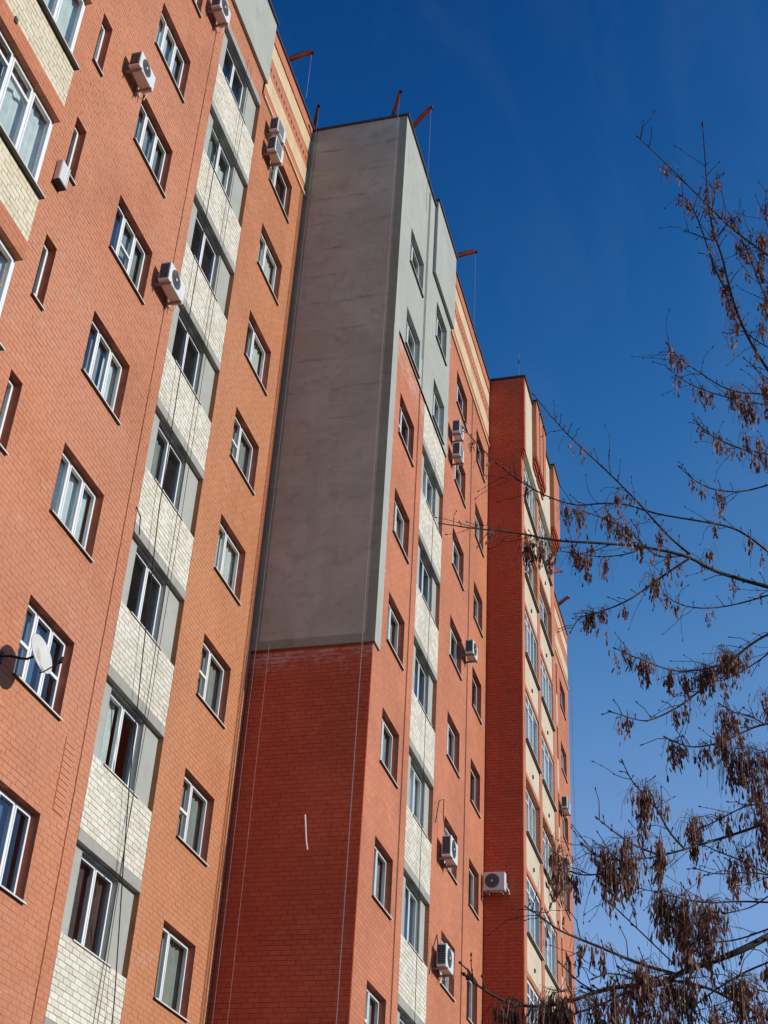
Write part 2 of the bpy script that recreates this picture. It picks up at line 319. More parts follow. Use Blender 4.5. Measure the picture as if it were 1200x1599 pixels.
UNIT = None
def unit_brick():
    global UNIT
    if UNIT is None:
        UNIT = {}
    return UNIT
def bricks(parent, mat, axis, c, u0, u1, z0, z1, openings, pick=0, name='brick', bl=0.25, ch=0.1, joint=0.011, zorg=8.13, proud=0.0):
    """every brick a real block standing proud of its joints; the `pick` largest in the picture are objects of their own."""
    L = bl+joint; B_ = []
    k0 = int(round((z0-zorg)/ch)); k1 = int(round((z1-zorg)/ch))
    for k in range(k0, k1):
        za, zb = zorg+k*ch+joint/2, zorg+(k+1)*ch-joint/2; zm = (za+zb)/2
        iv = [(u0, u1)]
        for o in openings:
            if o[2] < zm < o[3]:
                nv = []
                for a, b in iv:
                    if o[1] <= a or o[0] >= b: nv.append((a, b)); continue
                    if o[0] > a: nv.append((a, o[0]))
                    if o[1] < b: nv.append((o[1], b))
                iv = nv
        off = (0.5 if k % 2 else 0.0)*L + (0.25*L if (k//2) % 3 == 1 else 0)
        for a, b in iv:
            i = math.floor((a-off)/L); p = off+i*L
            while p < b-1e-6:
                s, e = max(a, p), min(b, p+L)
                if e-s > 0.035: B_.append((s+joint/2, e-joint/2, za, zb))
                p += L
    if not B_: return
    A = np.array(B_); n = len(A)
    dep = proud+np.clip(rng.normal(0.0004, 0.0009, n), -.0005, .003); tilt = np.clip(rng.normal(0, 0.0006, (n, 2)), -.0008, .0008); jit = rng.normal(0, 0.0012, (n, 4)); A = A+jit
    if pick:
        sc_ = []
        for i, (s, e, za, zb) in enumerate(A):
            m_ = ((s+e)/2, c, (za+zb)/2) if axis == 'y' else (c, (s+e)/2, (za+zb)/2)
            pu, pv, zc = proj(m_)
            sc_.append((-1e9 if not (4 < pu < 1196 and 4 < pv < 1594) else (e-s)*abs((Vector(m_)-CAM)[1 if axis == 'y' else 0])/zc**3, i))
        sc_.sort(reverse=True); chosen = {i for s_, i in sc_[:pick] if s_ > -1e8}
    else: chosen = set()
    BACK = 0.03
    def corners(i):
        s, e, za, zb = A[i]; d = dep[i]; t = tilt[i]
        fr = [(s, za, d-t[0]-t[1]), (e, za, d+t[0]-t[1]), (e, zb, d+t[0]+t[1]), (s, zb, d-t[0]+t[1])]
        bk = [(s, za, -BACK), (e, za, -BACK), (e, zb, -BACK), (s, zb, -BACK)]
        if axis == 'y': return [(u, c-w_, z) for u, z, w_ in fr+bk]
        return [(c-w_, u, z) for u, z, w_ in fr+bk]
    FQ = ((0,1,2,3),(0,4,5,1),(1,5,6,2),(2,6,7,3),(3,7,4,0))
    V = []; F = []
    um = unit_brick().get(mat)
    for i in range(n):
        cr = corners(i)
        if i in chosen:
            if um is None:
                b_ = MB(); b_.v = [(-.5,-.5,-.5),(.5,-.5,-.5),(.5,-.5,.5),(-.5,-.5,.5),(-.5,.5,-.5),(.5,.5,-.5),(.5,.5,.5),(-.5,.5,.5)]; b_.f = list(FQ); um = unit_brick()[mat] = b_.mesh(name, mat)
            ce = sum((Vector(q) for q in cr), Vector())/8
            o_ = put(name, um, parent, ce); s, e, za, zb = A[i]; o_.scale = (e-s, BACK+dep[i], zb-za)
            o_.rotation_euler = (tilt[i][1]*2, 0, tilt[i][0]*2)
            if axis == 'x': o_.rotation_euler = (0, 0, -math.pi/2)
        else:
            b0 = len(V); V += cr; F += [tuple(b0+j for j in q) for q in FQ]
    b_ = MB(); b_.v = V; b_.f = F
    o_ = b_.build(name+'work', mat, parent); o_['kind'] = 'stuff'
    return o_

# ---- windows -------------------------------------------------------------------
WC = {}
def window(parent, x, y, z, w, h, mull=(0.5,), trans=(), curt=None, rec=0.15, sill=True, name='window', frame=0.042, sash=0.036, sillover=0.055, sill_l=0.0, sill_r=0.0):
    """PVC window; mull: fractions of the vertical bars; trans: list of (pane index, fraction of height). Part mesh = outer frame and mullions; panes, sashes, sill and curtains are its sub-parts."""
    key = (w, h, tuple(mull), tuple(trans), rec, sill)
    y0 = rec
    if key not in WC:
        D = {}
        mb = MB(); fw = frame
        mb.box(0, w, y0, y0+.07, 0, fw); mb.box(0, w, y0, y0+.07, h-fw, h); mb.box(0, fw, y0, y0+.07, fw, h-fw); mb.box(w-fw, w, y0, y0+.07, fw, h-fw)
        xs = [fw]+[m_*w for m_ in mull]+[w-fw]
        for m_ in mull: mb.box(m_*w-.024, m_*w+.024, y0, y0+.07, fw, h-fw)
        D['frame'] = mb.mesh(name, 'pvc'); D['panes'] = []; D['sash'] = []
        for i in range(len(xs)-1):
            a = xs[i]+(0 if i == 0 else .024); b = xs[i+1]-(0 if i == len(xs)-2 else .024)
            sm = MB(); yy = y0-.014; e, f = fw, h-fw; sw = sash
            sm.box(a, b, yy, y0+.05, e, e+sw); sm.box(a, b, yy, y0+.05, f-sw, f); sm.box(a, a+sw, yy, y0+.05, e+sw, f-sw); sm.box(b-sw, b, yy, y0+.05, e+sw, f-sw)
            cuts = [e+sw]+[fw+(h-2*fw)*t for (pi, t) in trans if pi == i]+[f-sw]
            for t in cuts[1:-1]: sm.box(a+sw, b-sw, yy, y0+.05, t-.028, t+.028)
            D['sash'].append(sm.mesh('sash', 'pvc'))
            for q in range(len(cuts)-1):
                lo = cuts[q]+(0 if q == 0 else .028); hi = cuts[q+1]-(0 if q == len(cuts)-2 else .028)
                D['panes'].append(MB().box(a+sw, b-sw, y0+.015, y0+.021, lo, hi).mesh('pane', 'glass'))
        D['xs'] = xs
        WC[key] = D
    D = WC[key]
    o = put(name, D['frame'], parent, (x, y, z))
    for me in D['sash']: put('sash', me, o)
    for me in D['panes']: put('pane', me, o)
    if sill:
        s = MB(); a, b = -.02-sill_l, w+.02+sill_r; d0 = -sillover
        s.box(a, b, d0, y0+.01, -.012, .004); so = s.build('sill', 'sillg', o); MB().box(a, b, d0-.006, d0-.0005, -.02, .006).build('sill_nose', 'sill', o)
    if curt:
        for (kind, i0, i1, t0, t1) in curt:      # from fraction i0 to i1 of the width, t0..t1 of the height; gathered cloth
            cm = MB(); xa, xb = i0*w, i1*w; nf = max(4, int((xb-xa)/.05)); pts = []
            ph = random.random()*6
            for q in range(nf+1):
                u = xa+(xb-xa)*q/nf; pts.append((u, y0+.14+.022*math.sin(q*1.7+ph)+.008*math.sin(q*.6+ph)))
            for q in range(nf): cm.quad((*pts[q], t0*h), (*pts[q+1], t0*h), (*pts[q+1], t1*h), (*pts[q], t1*h))
            cm.build('curtain', kind, o, smooth=True)
    return o
W_, G_, D_, BL_ = 'curt_w', 'curt_g', 'curt_d', 'curt_b'
def rc():
    return random.choice([[(G_, 0, 1, 0, 1)], [(W_, 0, 1, 0, 1)], [(G_, 0, 1, 0, 1)], [(W_, 0, .42, 0, 1), (G_, .5, 1, 0, 1)], [(G_, .0, .5, 0, 1), (W_, .55, 1, 0, 1)], [(G_, 0, 1, .35, 1)], [(W_, 0, .25, 0, 1), (W_, .75, 1, 0, 1)], [(BL_, .0, .5, 0, .6), (G_, .5, 1, 0, 1)], None])

# ---- main section, plane y = 0 ---------------------------------------------------
XA, XS, XB = (16.7, 18.3), (14.75, 15.13), (23.37, 24.97); ST = (19.6, 22.2); HW = 1.4
opA = [(a, b, Z0+H*k, Z0+H*k+HW) for k in KS for a, b in (XA, XS)]
opB = [(XB[0], XB[1], Z0+H*k, Z0+H*k+HW) for k in KS]
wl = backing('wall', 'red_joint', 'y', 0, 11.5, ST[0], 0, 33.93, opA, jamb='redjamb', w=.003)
bricks(wl, 'red', 'y', 0, 11.5, ST[0], 4.13, 33.93, opA, pick=300)
wr = backing('wall', 'orange_joint', 'y', 0, ST[1], 26.0, 0, 31.13, opB, jamb='redjamb', w=.003)
bricks(wr, 'orange', 'y', 0, ST[1], 26.0, 4.13, 31.13, opB)
wt = backing('wall', 'red_joint', 'y', 0, ST[0], ST[1], 30.83, 33.93, [], w=.003)
bricks(wt, 'red', 'y', 0, ST[0], ST[1], 30.83, 33.93, [])
backing('wall', 'red_joint', 'y', 0, -6, 11.5, 0, 33.93, [], w=.003)

CUR_A = {0: [(W_, 0, .3, 0, 1), (BL_, .36, .7, .0, 1)], 1: [(G_, 0, .3, 0, 1), (BL_, .34, .64, 0, 1)], 2: [(W_, 0, 1, 0, 1)], 3: [(BL_, 0, .3, 0, .5), (G_, .3, .62, 0, 1), (W_, .66, 1, .0, 1)], 4: [(BL_, 0, .3, 0, 1), (G_, .3, 1, 0, 1)], 5: [(G_, 0, .33, 0, 1), (BL_, .35, .66, 0, .5), (G_, .36, 1, .5, 1)], 6: [(W_, 0, .6, 0, 1), (G_, .6, 1, .4, 1)], 7: [(G_, 0, 1, 0, 1)]}
CUR_B = {0: [(G_, 0, 1, 0, 1)], 1: [(G_, .0, 1, 0, 1)], 2: [(G_, 0, 1, 0, 1)], 3: [(W_, 0, 1, 0, 1)], 4: [(G_, 0, 1, 0, 1)], 5: [(W_, .45, 1, 0, 1), (G_, 0, .4, 0, 1)], 6: [(W_, 0, 1, 0, 1)], 7: [(W_, 0, .5, 0, 1)]}
for k in KS:
    z = Z0+H*k
    if k == 1: window(BLD, XA[0], 0, z, 1.6, HW, (.333, .667), ((0, .5), (2, .5)), CUR_A.get(k))
    elif k in (4,): window(BLD, XA[0], 0, z, 1.6, HW, (.333, .667), ((1, .5),), CUR_A.get(k))
    else: window(BLD, XA[0], 0, z, 1.6, HW, (.333, .667), (), CUR_A.get(k))
    window(BLD, XS[0], 0, z, .38, HW, (), (), [(random.choice([W_, G_]), 0, 1, 0, 1)])
    window(BLD, XB[0], 0, z, 1.6, HW, (.38,) if k in (0,) else (.45,), ((0, .5),) if k in (1, 2, 4) else (), CUR_B.get(k))

def strip(x0, x1, y, ks, wx0, wx1, ztop, pickmap=None, red='redjamb', curt=None, brick_geo=True, right_end=True):
    """vertical strip of shallow loggias: white brick spandrel, concrete lintel, set back rendered panel and window"""
    for k in ks:
        z = Z0+H*k; y1 = y+.11
        # white brick spandrel below this window
        s = MB().box(x0+.001, x1-.001, y+.006, y+.11, z-1.3, z-.002).build('spandrel', 'white_joint', BLD)
        if brick_geo: bricks(s, 'white', 'y', y, x0+.004, x1-.004, z-1.3, z, [], pick=(pickmap or {}).get(k, 0), name='white_brick')
        lt = MB().box(x0+.002, x1-.002, y-.004, y+.4, z+1.5, z+1.695).build('lintel', 'concrete', BLD)
        rp = backing('recess_panel', 'panel', 'y', y1, x0, x1, z-.05, z+1.5, [(wx0, wx1, z, z+1.485)], depth=.26, jamb='panel')
        window(BLD, wx0, y1, z, wx1-wx0, 1.485, (.5,), (), (curt or {}).get(k, rc()), rec=.1, sillover=.13)
CUR_S = {0: [(D_, 0, 1, 0, 1)], 1: [(W_, 0, .45, 0, 1)], 2: [(G_, .0, .3, 0, .6)], 3: [(G_, 0, .5, 0, .9)], 4: None, 5: None, 6: [(W_, .5, 1, 0, .8), (G_, 0, .5, 0, 1)], 7: [(BL_, 0, .5, 0, .5), (BL_, .5, 1, 0, .6)]}
strip(ST[0], ST[1], 0.0, KS, 20.05, 21.5, 30.83, {0: 117, 1: 117, 2: 66}, curt=CUR_S)
bk = MB().box(ST[0], ST[1], .0, .36, 0, 3.83).build('plinth', 'red_joint', BLD)

# ---- frieze: painted bands, weep holes, mouldings, coping --------------------------
def frieze(x0, x1, y, red, holes=True, left_panel=None):
    w0 = MB().box(x0, x1, y, y+.36, 31.13, 34.0).build('frieze', red, BLD)
    MB().box(x0, x1, y-.05, y-.0005, 31.12, 31.2).build('moulding', 'friezecream', w0)
    MB().box(x0, x1, y-.012, y-.0005, 31.56, 32.2).build('band', 'friezecream', w0)
    MB().box(x0, x1, y-.012, y-.0005, 32.88, 33.48).build('band', 'friezecream', w0)
    MB().box(x0, x1, y-.03, y-.0005, 33.55, 33.95).build('band', red, w0)
    if holes:
        xx = x0+.2; i = 0
        while xx < x1-.3:
            h_ = MB().box(xx, xx+.1, y-.006, y+.0, 32.46, 32.56).build('weep_hole', 'flash', w0); xx += .225
def coping(x0, x1, y, z, over=.07, th=.06, depth=.5, name='coping'):
    return MB().box(x0, x1, y-over, y+depth, z, z+th).build(name, 'flash', BLD)
frieze(ST[1]+.1, 26.0, 0.0, 'redfar'); coping(ST[1]+.1, 26.0, 0, 34.0)
gp = MB().box(ST[0]-.1, ST[1]+.098, -.09, -.002, 31.62, 34.08).build('render_panel', 'plaster', BLD); MB().box(ST[0]-.12, ST[1]+.13, -.15, .5, 34.09, 34.15).build('coping', 'flash', gp)
frieze(11.5, ST[0]-.1, -.001, 'redfar', holes=False); coping(-6, ST[0]-.12, 0, 34.0)

# ---- left glazed bay, plane y = -1.17 ------------------------------------------------
YL = -1.17
for (x0, x1) in ((10.05, 12.74), (7.0, 9.6)):
    for k in KS:
        z = 8.03+H*k
        sp = MB().box(x0, x1, YL+.006, YL+.3, z-.93, z-.002).build('spandrel', 'cream_joint', BLD)
        bricks(sp, 'cream', 'y', YL, x0+.002, x1-.002, z-.93, z-.03, [], pick={3: 75, 4: 75, 5: 75}.get(k, 0) if x1 > 12 else 0, name='cream_brick', zorg=z-.93)
        MB().box(x0, x1, YL-.006, YL+.3, z-1.29, z-.935).build('lintel', 'redfar', BLD)
        window(BLD, x0, YL, z, x1-x0, 1.735, (.24, .5, .745), ((1, .82), (2, .80)) if k != 4 else ((1, .82),), [(W_, .0, 1, 0, 1)] if k in (2, 4, 6) else [(W_, .5, 1, 0, 1), (G_, .1, .5, 0, .8)], rec=.12, sillover=.09, frame=.07)
for (a, b) in ((9.6, 10.05), (6.5, 7.0)): MB().box(a, b, YL, YL+.3, 0, 34).build('pier', 'redfar', BLD)
MB().box(12.6, 12.738, YL+.31, -.001, 0, 34).build('bay_return', 'redfar', BLD); MB().box(6.5, 12.74, YL, 0, 32.03, 34).build('bay_parapet', 'redfar', BLD)
# drain hole in a spandrel
MB().box(11.02, 11.1, YL-.03, YL+.02, 19.02, 19.12).build('drain_hole', 'flash', BLD)

# ---- tower section, plane y = -2.86; its shaded side wall at x = 26 --------------------
YT = -2.86; XT = 26.0; S2 = (29.5, 32.08); XC, XD, XE = (27.05, 28.55), (33.4, 34.95), (36.5, 37.85); HT = 1.3; XP = 38.55
ws = backing('side_wall', 'shadered_joint', 'x', XT, YT+.02, 0.0, 0, 33.9, [], w=.006, depth=.3)
bricks(ws, 'shadered', 'x', XT, YT, -.004, 4.13, 16.43, [], pick=300, name='side_brick')
op = [(XC[0], XC[1], Z0+H*k, Z0+H*k+HT) for k in KS if k < 6]
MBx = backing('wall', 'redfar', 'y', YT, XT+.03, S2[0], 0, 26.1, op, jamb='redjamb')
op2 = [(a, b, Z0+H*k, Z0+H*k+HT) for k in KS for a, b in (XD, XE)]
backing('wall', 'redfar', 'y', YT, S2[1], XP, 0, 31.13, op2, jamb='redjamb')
# render over the upper storeys: front sheet and side sheet, standing 50 mm proud of the brick
TP = .05
op3 = [(XC[0], XC[1], Z0+H*k, Z0+H*k+HT) for k in (6, 7)]+[(30.25, 31.62, Z0+H*k, Z0+H*k+1.4) for k in (6, 7)]
fr_ = backing('render_front', 'plaster', 'y', YT-TP, XT-TP, S2[1]+.06, 26.05, 33.9, op3, depth=.4, jamb='plaster')
MB().box(XT-TP, 26.43, YT-TP, YT-.001, 16.5, 26.05).build('render_strip', 'plaster', BLD)
# ragged edge of the cut insulation: dark gap with foam showing
je = MB(); zz = 16.9
while zz < 26.2:
    hh = .12+random.random()*.3; ww = .02+random.random()*.035; je.box(26.432, 26.432+ww, YT-.022, YT-.001, zz, zz+hh); zz += hh+.01+random.random()*.05
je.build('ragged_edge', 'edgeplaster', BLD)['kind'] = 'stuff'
for (zz, s) in ((25.2, .05), (22.4, .04), (20.3, .04), (18.6, .05)): MB().box(26.44, 26.44+s, YT-.05, YT-.023, zz, zz+.08).build('foam_blob', 'foam', BLD)
for zz in (30.3, 27.4, 26.2): MB().box(S2[1]+.062, S2[1]+.13, YT-.05, YT-.001, zz, zz+.14).build('foam_blob', 'foam', BLD)
je = MB(); zz = 26.06
while zz < 31.0:
    hh = .15+random.random()*.35; je.box(S2[1]+.0605, S2[1]+.075+random.random()*.03, YT-.03, YT-.001, zz, zz+hh); zz += hh+.02
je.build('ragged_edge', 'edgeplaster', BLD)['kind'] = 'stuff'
sp_ = MB(); zc_ = 16.5
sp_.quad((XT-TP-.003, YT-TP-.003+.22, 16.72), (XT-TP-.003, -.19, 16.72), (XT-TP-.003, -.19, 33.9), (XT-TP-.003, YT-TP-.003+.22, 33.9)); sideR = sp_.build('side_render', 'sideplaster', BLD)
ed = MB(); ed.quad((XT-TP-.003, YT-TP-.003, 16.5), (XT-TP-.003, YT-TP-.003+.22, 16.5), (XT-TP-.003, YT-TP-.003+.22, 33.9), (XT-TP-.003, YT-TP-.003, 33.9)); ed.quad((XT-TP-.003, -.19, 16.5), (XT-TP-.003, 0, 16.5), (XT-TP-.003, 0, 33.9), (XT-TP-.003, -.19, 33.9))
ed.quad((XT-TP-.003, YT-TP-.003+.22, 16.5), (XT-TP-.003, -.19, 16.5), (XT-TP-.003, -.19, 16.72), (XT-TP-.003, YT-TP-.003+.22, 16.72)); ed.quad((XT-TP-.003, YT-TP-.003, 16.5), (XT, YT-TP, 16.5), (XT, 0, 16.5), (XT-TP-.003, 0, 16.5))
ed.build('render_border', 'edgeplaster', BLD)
MB().box(XT-TP-.05, 29.6, YT-TP-.06, YT+.5, 33.9, 33.97).build('coping', 'flash', BLD); MB().box(XT-TP-.05, XT+.5, YT+.501, .4, 33.9, 33.97).build('coping', 'flash', BLD)
gp = MB().box(29.6, 32.2, YT-.15, YT-TP-.002, 31.1, 34.14).build('render_panel', 'plaster', BLD); MB().box(29.57, 32.24, YT-.2, YT+.5, 34.142, 34.21).build('coping', 'flash', gp)
MB().box(29.575, 29.6, YT-TP-.012, YT-TP-.001, 31.1, 33.9).build('shadow_line', 'flash', BLD); MB().box(29.56, 32.2, YT-TP-.012, YT-TP-.001, 31.06, 31.098).build('shadow_line', 'flash', BLD)  # dark strips painted as the shadow line left of and below the raised panel
CUR_C = {}
for k in KS:
    y = YT if k < 6 else YT-TP
    window(BLD, XC[0], y, Z0+H*k, 1.5, HT, (.45,) if k != 2 else (.4,), ((0, .5),) if k in (0, 5) else (), [(W_, 0, .45, 0, 1), (G_, .45, 1, 0, 1)] if k % 3 == 0 else rc())
    window(BLD, XD[0], YT, Z0+H*k, 1.55, HT, (.45,), ((0, .35),) if k in (3, 4) else (), rc())
    window(BLD, XE[0], YT, Z0+H*k, 1.35, HT, (.4,), (), rc())
for k in (6, 7): window(BLD, 30.25, YT-TP, Z0+H*k, 1.37, 1.4, (.5,), (), rc())
strip(S2[0], S2[1], YT, [k for k in KS if k < 6], 30.15, 31.6, 26.1)
MB().box(S2[0], S2[1], YT, YT+.36, 0, 3.83).build('plinth', 'redfar', BLD)
spx = MB().box(S2[0]+.003, S2[1]-.003, YT, YT+.4, 24.825, 26.047).build('spandrel', 'white_joint', BLD)
bricks(spx, 'white', 'y', YT-.006, S2[0]+.004, S2[1]-.004, 24.83, 26.03, [], name='white_brick')
frieze(S2[1]+.13, XP, YT, 'redfar'); coping(S2[1]+.13, XP, YT, 34.0)

# ---- second projection: red side wall, glazed cream bays, plane y = -4.03 ----------------
YP = -4.03; XQ = 45.7
wp = backing('side_wall', 'shadered_joint', 'x', XP, YP+.02, YT-.004, 0, 30.95, [], w=.006, depth=.3)
bricks(wp, 'shadered', 'x', XP, YP+.004, YT-.004, 4.13, 30.93, [], name='side_brick')
wq = backing('side_wall', 'shadered_joint', 'x', XP, YP-.09, YT-.004, 30.95, 34.13, [], w=.006, depth=.3)
bricks(wq, 'shadered', 'x', XP, YP-.106, YT-.004, 30.93, 34.13, [], name='side_brick')
MB().box(XP-.05, XP+.6, YP-.17, YT+.3, 34.15, 34.22).build('coping', 'flash', BLD)
for (a, b) in ((XP, 39.05), (41.7, 42.2), (44.9, XQ)): MB().box(a+(.04 if a == XP else .001), b-.001, YP, YP+.4, 0, 30.94).build('pier', 'redfar', BLD)
for (a, b) in ((39.05, 41.7), (42.2, 44.9)):
    for k in KS:
        z = Z0+H*k
        sp = MB().box(a, b, YP+.02, YP+.3, z-1.05, z-.002).build('spandrel', 'creamfar', BLD)
        MB().box(a, b, YP+.005, YP+.3, z-1.2, z-1.052).build('lintel', 'redfar', BLD)
        MB().box((a+b)/2-.05, (a+b)/2+.05, YP-.02, YP+.019, z-.75, z-.65).build('drain_hole', 'flash', sp)
        window(BLD, a, YP, z, b-a, 1.79, (.26, .5, .74) if k % 2 else (.3, .62), ((0, .78), (1, .78)), random.choice([[(W_, 0, 1, 0, 1)], [(W_, 0, .6, 0, 1), (G_, .6, 1, 0, 1)], [(G_, 0, 1, 0, 1)]]), rec=.06 if (k+int(a)) % 3 else .16, sillover=.08, frame=.07)
# top storey wall, corbelled ribs and pilaster
YU = YP-.11
tw = MB().box(XP+.3, XQ, YU, YP+.5, 30.95, 34.13).build('top_wall', 'creamfar', BLD); MB().box(XP+.04, XP+.3, YU-.001, YP+.2, 30.95, 34.14).build('top_pier', 'redfar', tw)
coping(XP+.6, XQ, YU, 34.15)
def rib(a, b, zb, yy):
    r = MB().box(a, b, yy, YU-.001, zb, 34.3).build('rib', 'redfar', BLD)
    for i in range(3): MB().box(a+.0, b, yy+.05*(i+.4), YU-.001, zb-.16*(i+1)+.03, zb-.16*i-.002).build('corbel', 'shadered_joint', r)
    MB().box(a-.03, b+.03, yy-.05, YU+.3, 34.3, 34.36).build('coping', 'flash', r)
rib(40.2, 40.85, 31.75, YU-.17); rib(41.02, 41.62, 31.75, YU-.17); rib(41.8, 42.35, 31.75, YU-.17); rib(44.3, XQ, 31.4, YU-.17)
for i in range(2): MB().box(XP-.004-.0*i, XP+.28, YU+.03+.04*i, YP-.002, 30.75-.13*i, 30.86-.13*i).build('corbel', 'shadered_joint', BLD)
MB().box(XQ-.3, XQ-.001, YP+.41, YT-.001, 0, 34).build('side_wall', 'redfar', BLD)

# ---- far section, plane y = -2.86 ------------------------------------------------------
XF = (54.8, 56.4); S3 = (51.45, 54.03); XEND = 57.4
backing('wall', 'redfar', 'y', YT, XQ, S3[0], 0, 31.13, [], jamb='redjamb')
backing('wall', 'redfar', 'y', YT, S3[1], XEND, 0, 31.13, [(XF[0], XF[1], Z0+H*k, Z0+H*k+HT) for k in KS], jamb='redjamb')
MB().box(S3[0], S3[1], YT, YT+.36, 30.83, 31.128).build('wall', 'redfar', BLD)
strip(S3[0], S3[1], YT, KS, 52.1, 53.55, 30.83, brick_geo=False)
for k in KS:
    MB().box(S3[0]+.004, S3[1]-.004, YT-.003, YT+.005, Z0+H*k-1.3, Z0+H*k-.003).build('spandrel', 'creamfar', BLD)
    window(BLD, XF[0], YT, Z0+H*k, 1.6, HT, (.45,), (), rc())
frieze(XQ, XEND, YT, 'redfar', holes=False); coping(XQ, XEND+.05, YT, 34.0)
# body: end wall, rear wall, roof, storey slabs and the back of the rooms
MB().box(XEND-.3, XEND-.002, YT+.37, 12, 0, 34).build('end_wall', 'redfar', BLD); MB().box(-6, XEND, 12.001, 12.3, 0, 34).build('rear_wall', 'redfar', BLD)
MB().box(-6, -5.7, .37, 12, 0, 34).build('end_wall', 'redfar', BLD)
MB().box(-5.7, XT+.3, .37, 12, 33.3, 33.5).build('roof', 'roof', BLD); MB().box(XT+.301, XEND-.301, YT+.41, 12, 33.3, 33.5).build('roof', 'roof', BLD)
for k in range(-2, 9):
    z = Z0+H*k-1.05
    MB().box(-5.6, XT+.1, .42, 3.8, z, z+.2).build('storey_slab', 'room', BLD); MB().box(XT+.32, XEND-.31, YT+.45, 1.4, z, z+.2).build('storey_slab', 'room', BLD)
    MB().box(XP+.35, XQ-.31, YP+.46, YT+.44, z, z+.2).build('storey_slab', 'room', BLD); MB().box(6.5, 12.58, YL+.36, .3, z, z+.2).build('storey_slab', 'room', BLD)
MB().box(-5.6, XT+.1, 3.81, 3.9, 0, 33.2).build('inner_wall', 'room', BLD); MB().box(XT+.32, XEND-.31, 1.41, 1.5, 0, 33.2).build('inner_wall', 'room', BLD)
# conduits clipped to the facades
for (x, y, za, zb, r, mt) in ((28.92, YT-TP-.02, 26.05, 33.8, .012, 'concrete'), (28.92, YT-.02, 4, 26.04, .011, 'brown'), (28.78, YT-TP-.02, 27.0, 33.7, .007, 'flash'), (35.72, YT-.02, 4, 31.1, .011, 'brown'), (19.2, -.012, 4, 31.1, .007, 'red_joint'), (25.62, -.02, 4, 31.1, .009, 'orange_joint'), (25.75, -.02, 4, 31.1, .009, 'orange_joint')):
    MB().tube([(x, y, za), (x, y, zb)], r, 6).build('conduit', mt, BLD)
# a column of re-laid bricks in the red wall with open joints
pt = MB().box(18.62, 18.99, -.0035, .0, 9.74, 11.0).build('repair_patch', 'red_joint', wl)
for i in range(12): MB().box(18.63, 18.98, -.0135, -.0036, 9.755+i*.104, 9.755+i*.104+.088).build('patch_brick', 'red', pt)

# ---------------------------------------------------------------- air conditioners
def air_con(loc, rz, w, h, label, group=None, fan=True, d=.24, gap=.12, grille='slots'):
    """local: wall plane y = 0, front faces -y, origin at lower left back corner on the wall"""
    t = empty('air_conditioner', loc, rz); tag(t, label, 'air conditioner', group)
    yb, yf = -gap, -gap-d
    o = MB().box(0, w, yf, yb, 0, h).build('casing', 'acw', t); bevel(o, .018, 3)
    # left end: dark louvred recess
    s = MB().box(-.004, .004, yf+.03, yb-.03, .06, h-.05).build('side_grille', 'acg', t)
    for i in range(7):
        zz = .085+i*(h-.15)/7; MB().box(-.016, -.0045, yf+.035, yb-.035, zz, zz+.018).build('slat', 'acm', s)
    for yy in (yf+.03, yf+d*.5, yb-.035): MB().box(-.018, -.0165, yy, yy+.012, .06, h-.05).build('slat', 'acm', s)
    if fan:
        cx, cz, r = w*.40, h*.52, min(h*.42, w*.34); f = MB(); n = 28
        f.v = [(cx+math.cos(2*math.pi*i/n)*r, yf-.003, cz+math.sin(2*math.pi*i/n)*r) for i in range(n)]; f.f = [tuple(range(n))]
        g = f.build('fan_grille', 'acm', t)
        rg = MB()
        for q in (.25, .45, .62, .8, .97):
            rg.tube([(cx+math.cos(2*math.pi*i/n)*r*q, yf-.012, cz+math.sin(2*math.pi*i/n)*r*q) for i in range(n+1)], .0035, 4, False)
        for i in range(12): a = 2*math.pi*i/12; rg.tube([(cx, yf-.012, cz), (cx+math.cos(a)*r, yf-.012, cz+math.sin(a)*r)], .003, 4)
        rg.build('guard_wire', 'acg', g)
        hb = MB().tube([(cx, yf-.004, cz), (cx, yf-.02, cz)], r*.16, 12).build('hub', 'acw', g)
    else:
        f = MB().box(w*.06, w*.72, yf-.004, yf+.01, h*.1, h*.9).build('front_grille', 'acm', t)
    MB().box(w*.97, w+.03, yb-.13, yb-.03, .08, .24).build('valve_cover', 'acw', t)
    MB().tube([(w+.02, yb-.08, .12), (w+.07, yb-.06, .05), (w+.09, yb-.01, -.06), (w+.06, -.03, -.02), (w+.05, -.01, .12)], .014, 6).build('hose', 'pvc', t)
    for xx in (.08, w-.13):
        b_ = MB().box(xx, xx+.04, yf-.02, -.003, -.045, -.002); b_.box(xx, xx+.04, -.03, -.0025, -.0015, .28); b_.box(xx+.004, xx+.036, yf-.02, yf+.0, -.10, -.046)
        b_.build('bracket', 'brk', t)
    return t
def ac_at(x, ztop, w, h, y, label, rz=0, **k): return air_con((x, y, ztop-h), rz, w, h, label, **k)
ac_at(15.77, 24.6, .70, .43, 0, 'white air conditioner with round fan on the red wall between narrow and wide windows')
ac_at(18.50, 21.42, .78, .49, 0, 'white air conditioner with round fan at the left edge of the white brick strip')
ac_at(18.50, 30.25, .62, .5, 0, 'white air conditioner on the red wall beside the topmost window of the white strip')
ac_at(22.70, 30.72, .60, .5, 0, 'upper of two stacked air conditioners below the cream roof frieze', fan=False)
ac_at(22.72, 30.0, .60, .52, 0, 'lower of two stacked air conditioners below the cream roof frieze', fan=False)
ac_at(32.45, 27.66, .54, .47, YT, 'upper of two stacked air conditioners beside the grey rendered tower front', fan=False)
ac_at(32.55, 26.89, .54, .49, YT, 'lower of two stacked air conditioners beside the grey rendered tower front', fan=False)
ac_at(34.9, 21.43, .62, .45, YT, 'lone air conditioner between two window columns right of the white brick strip', fan=True)
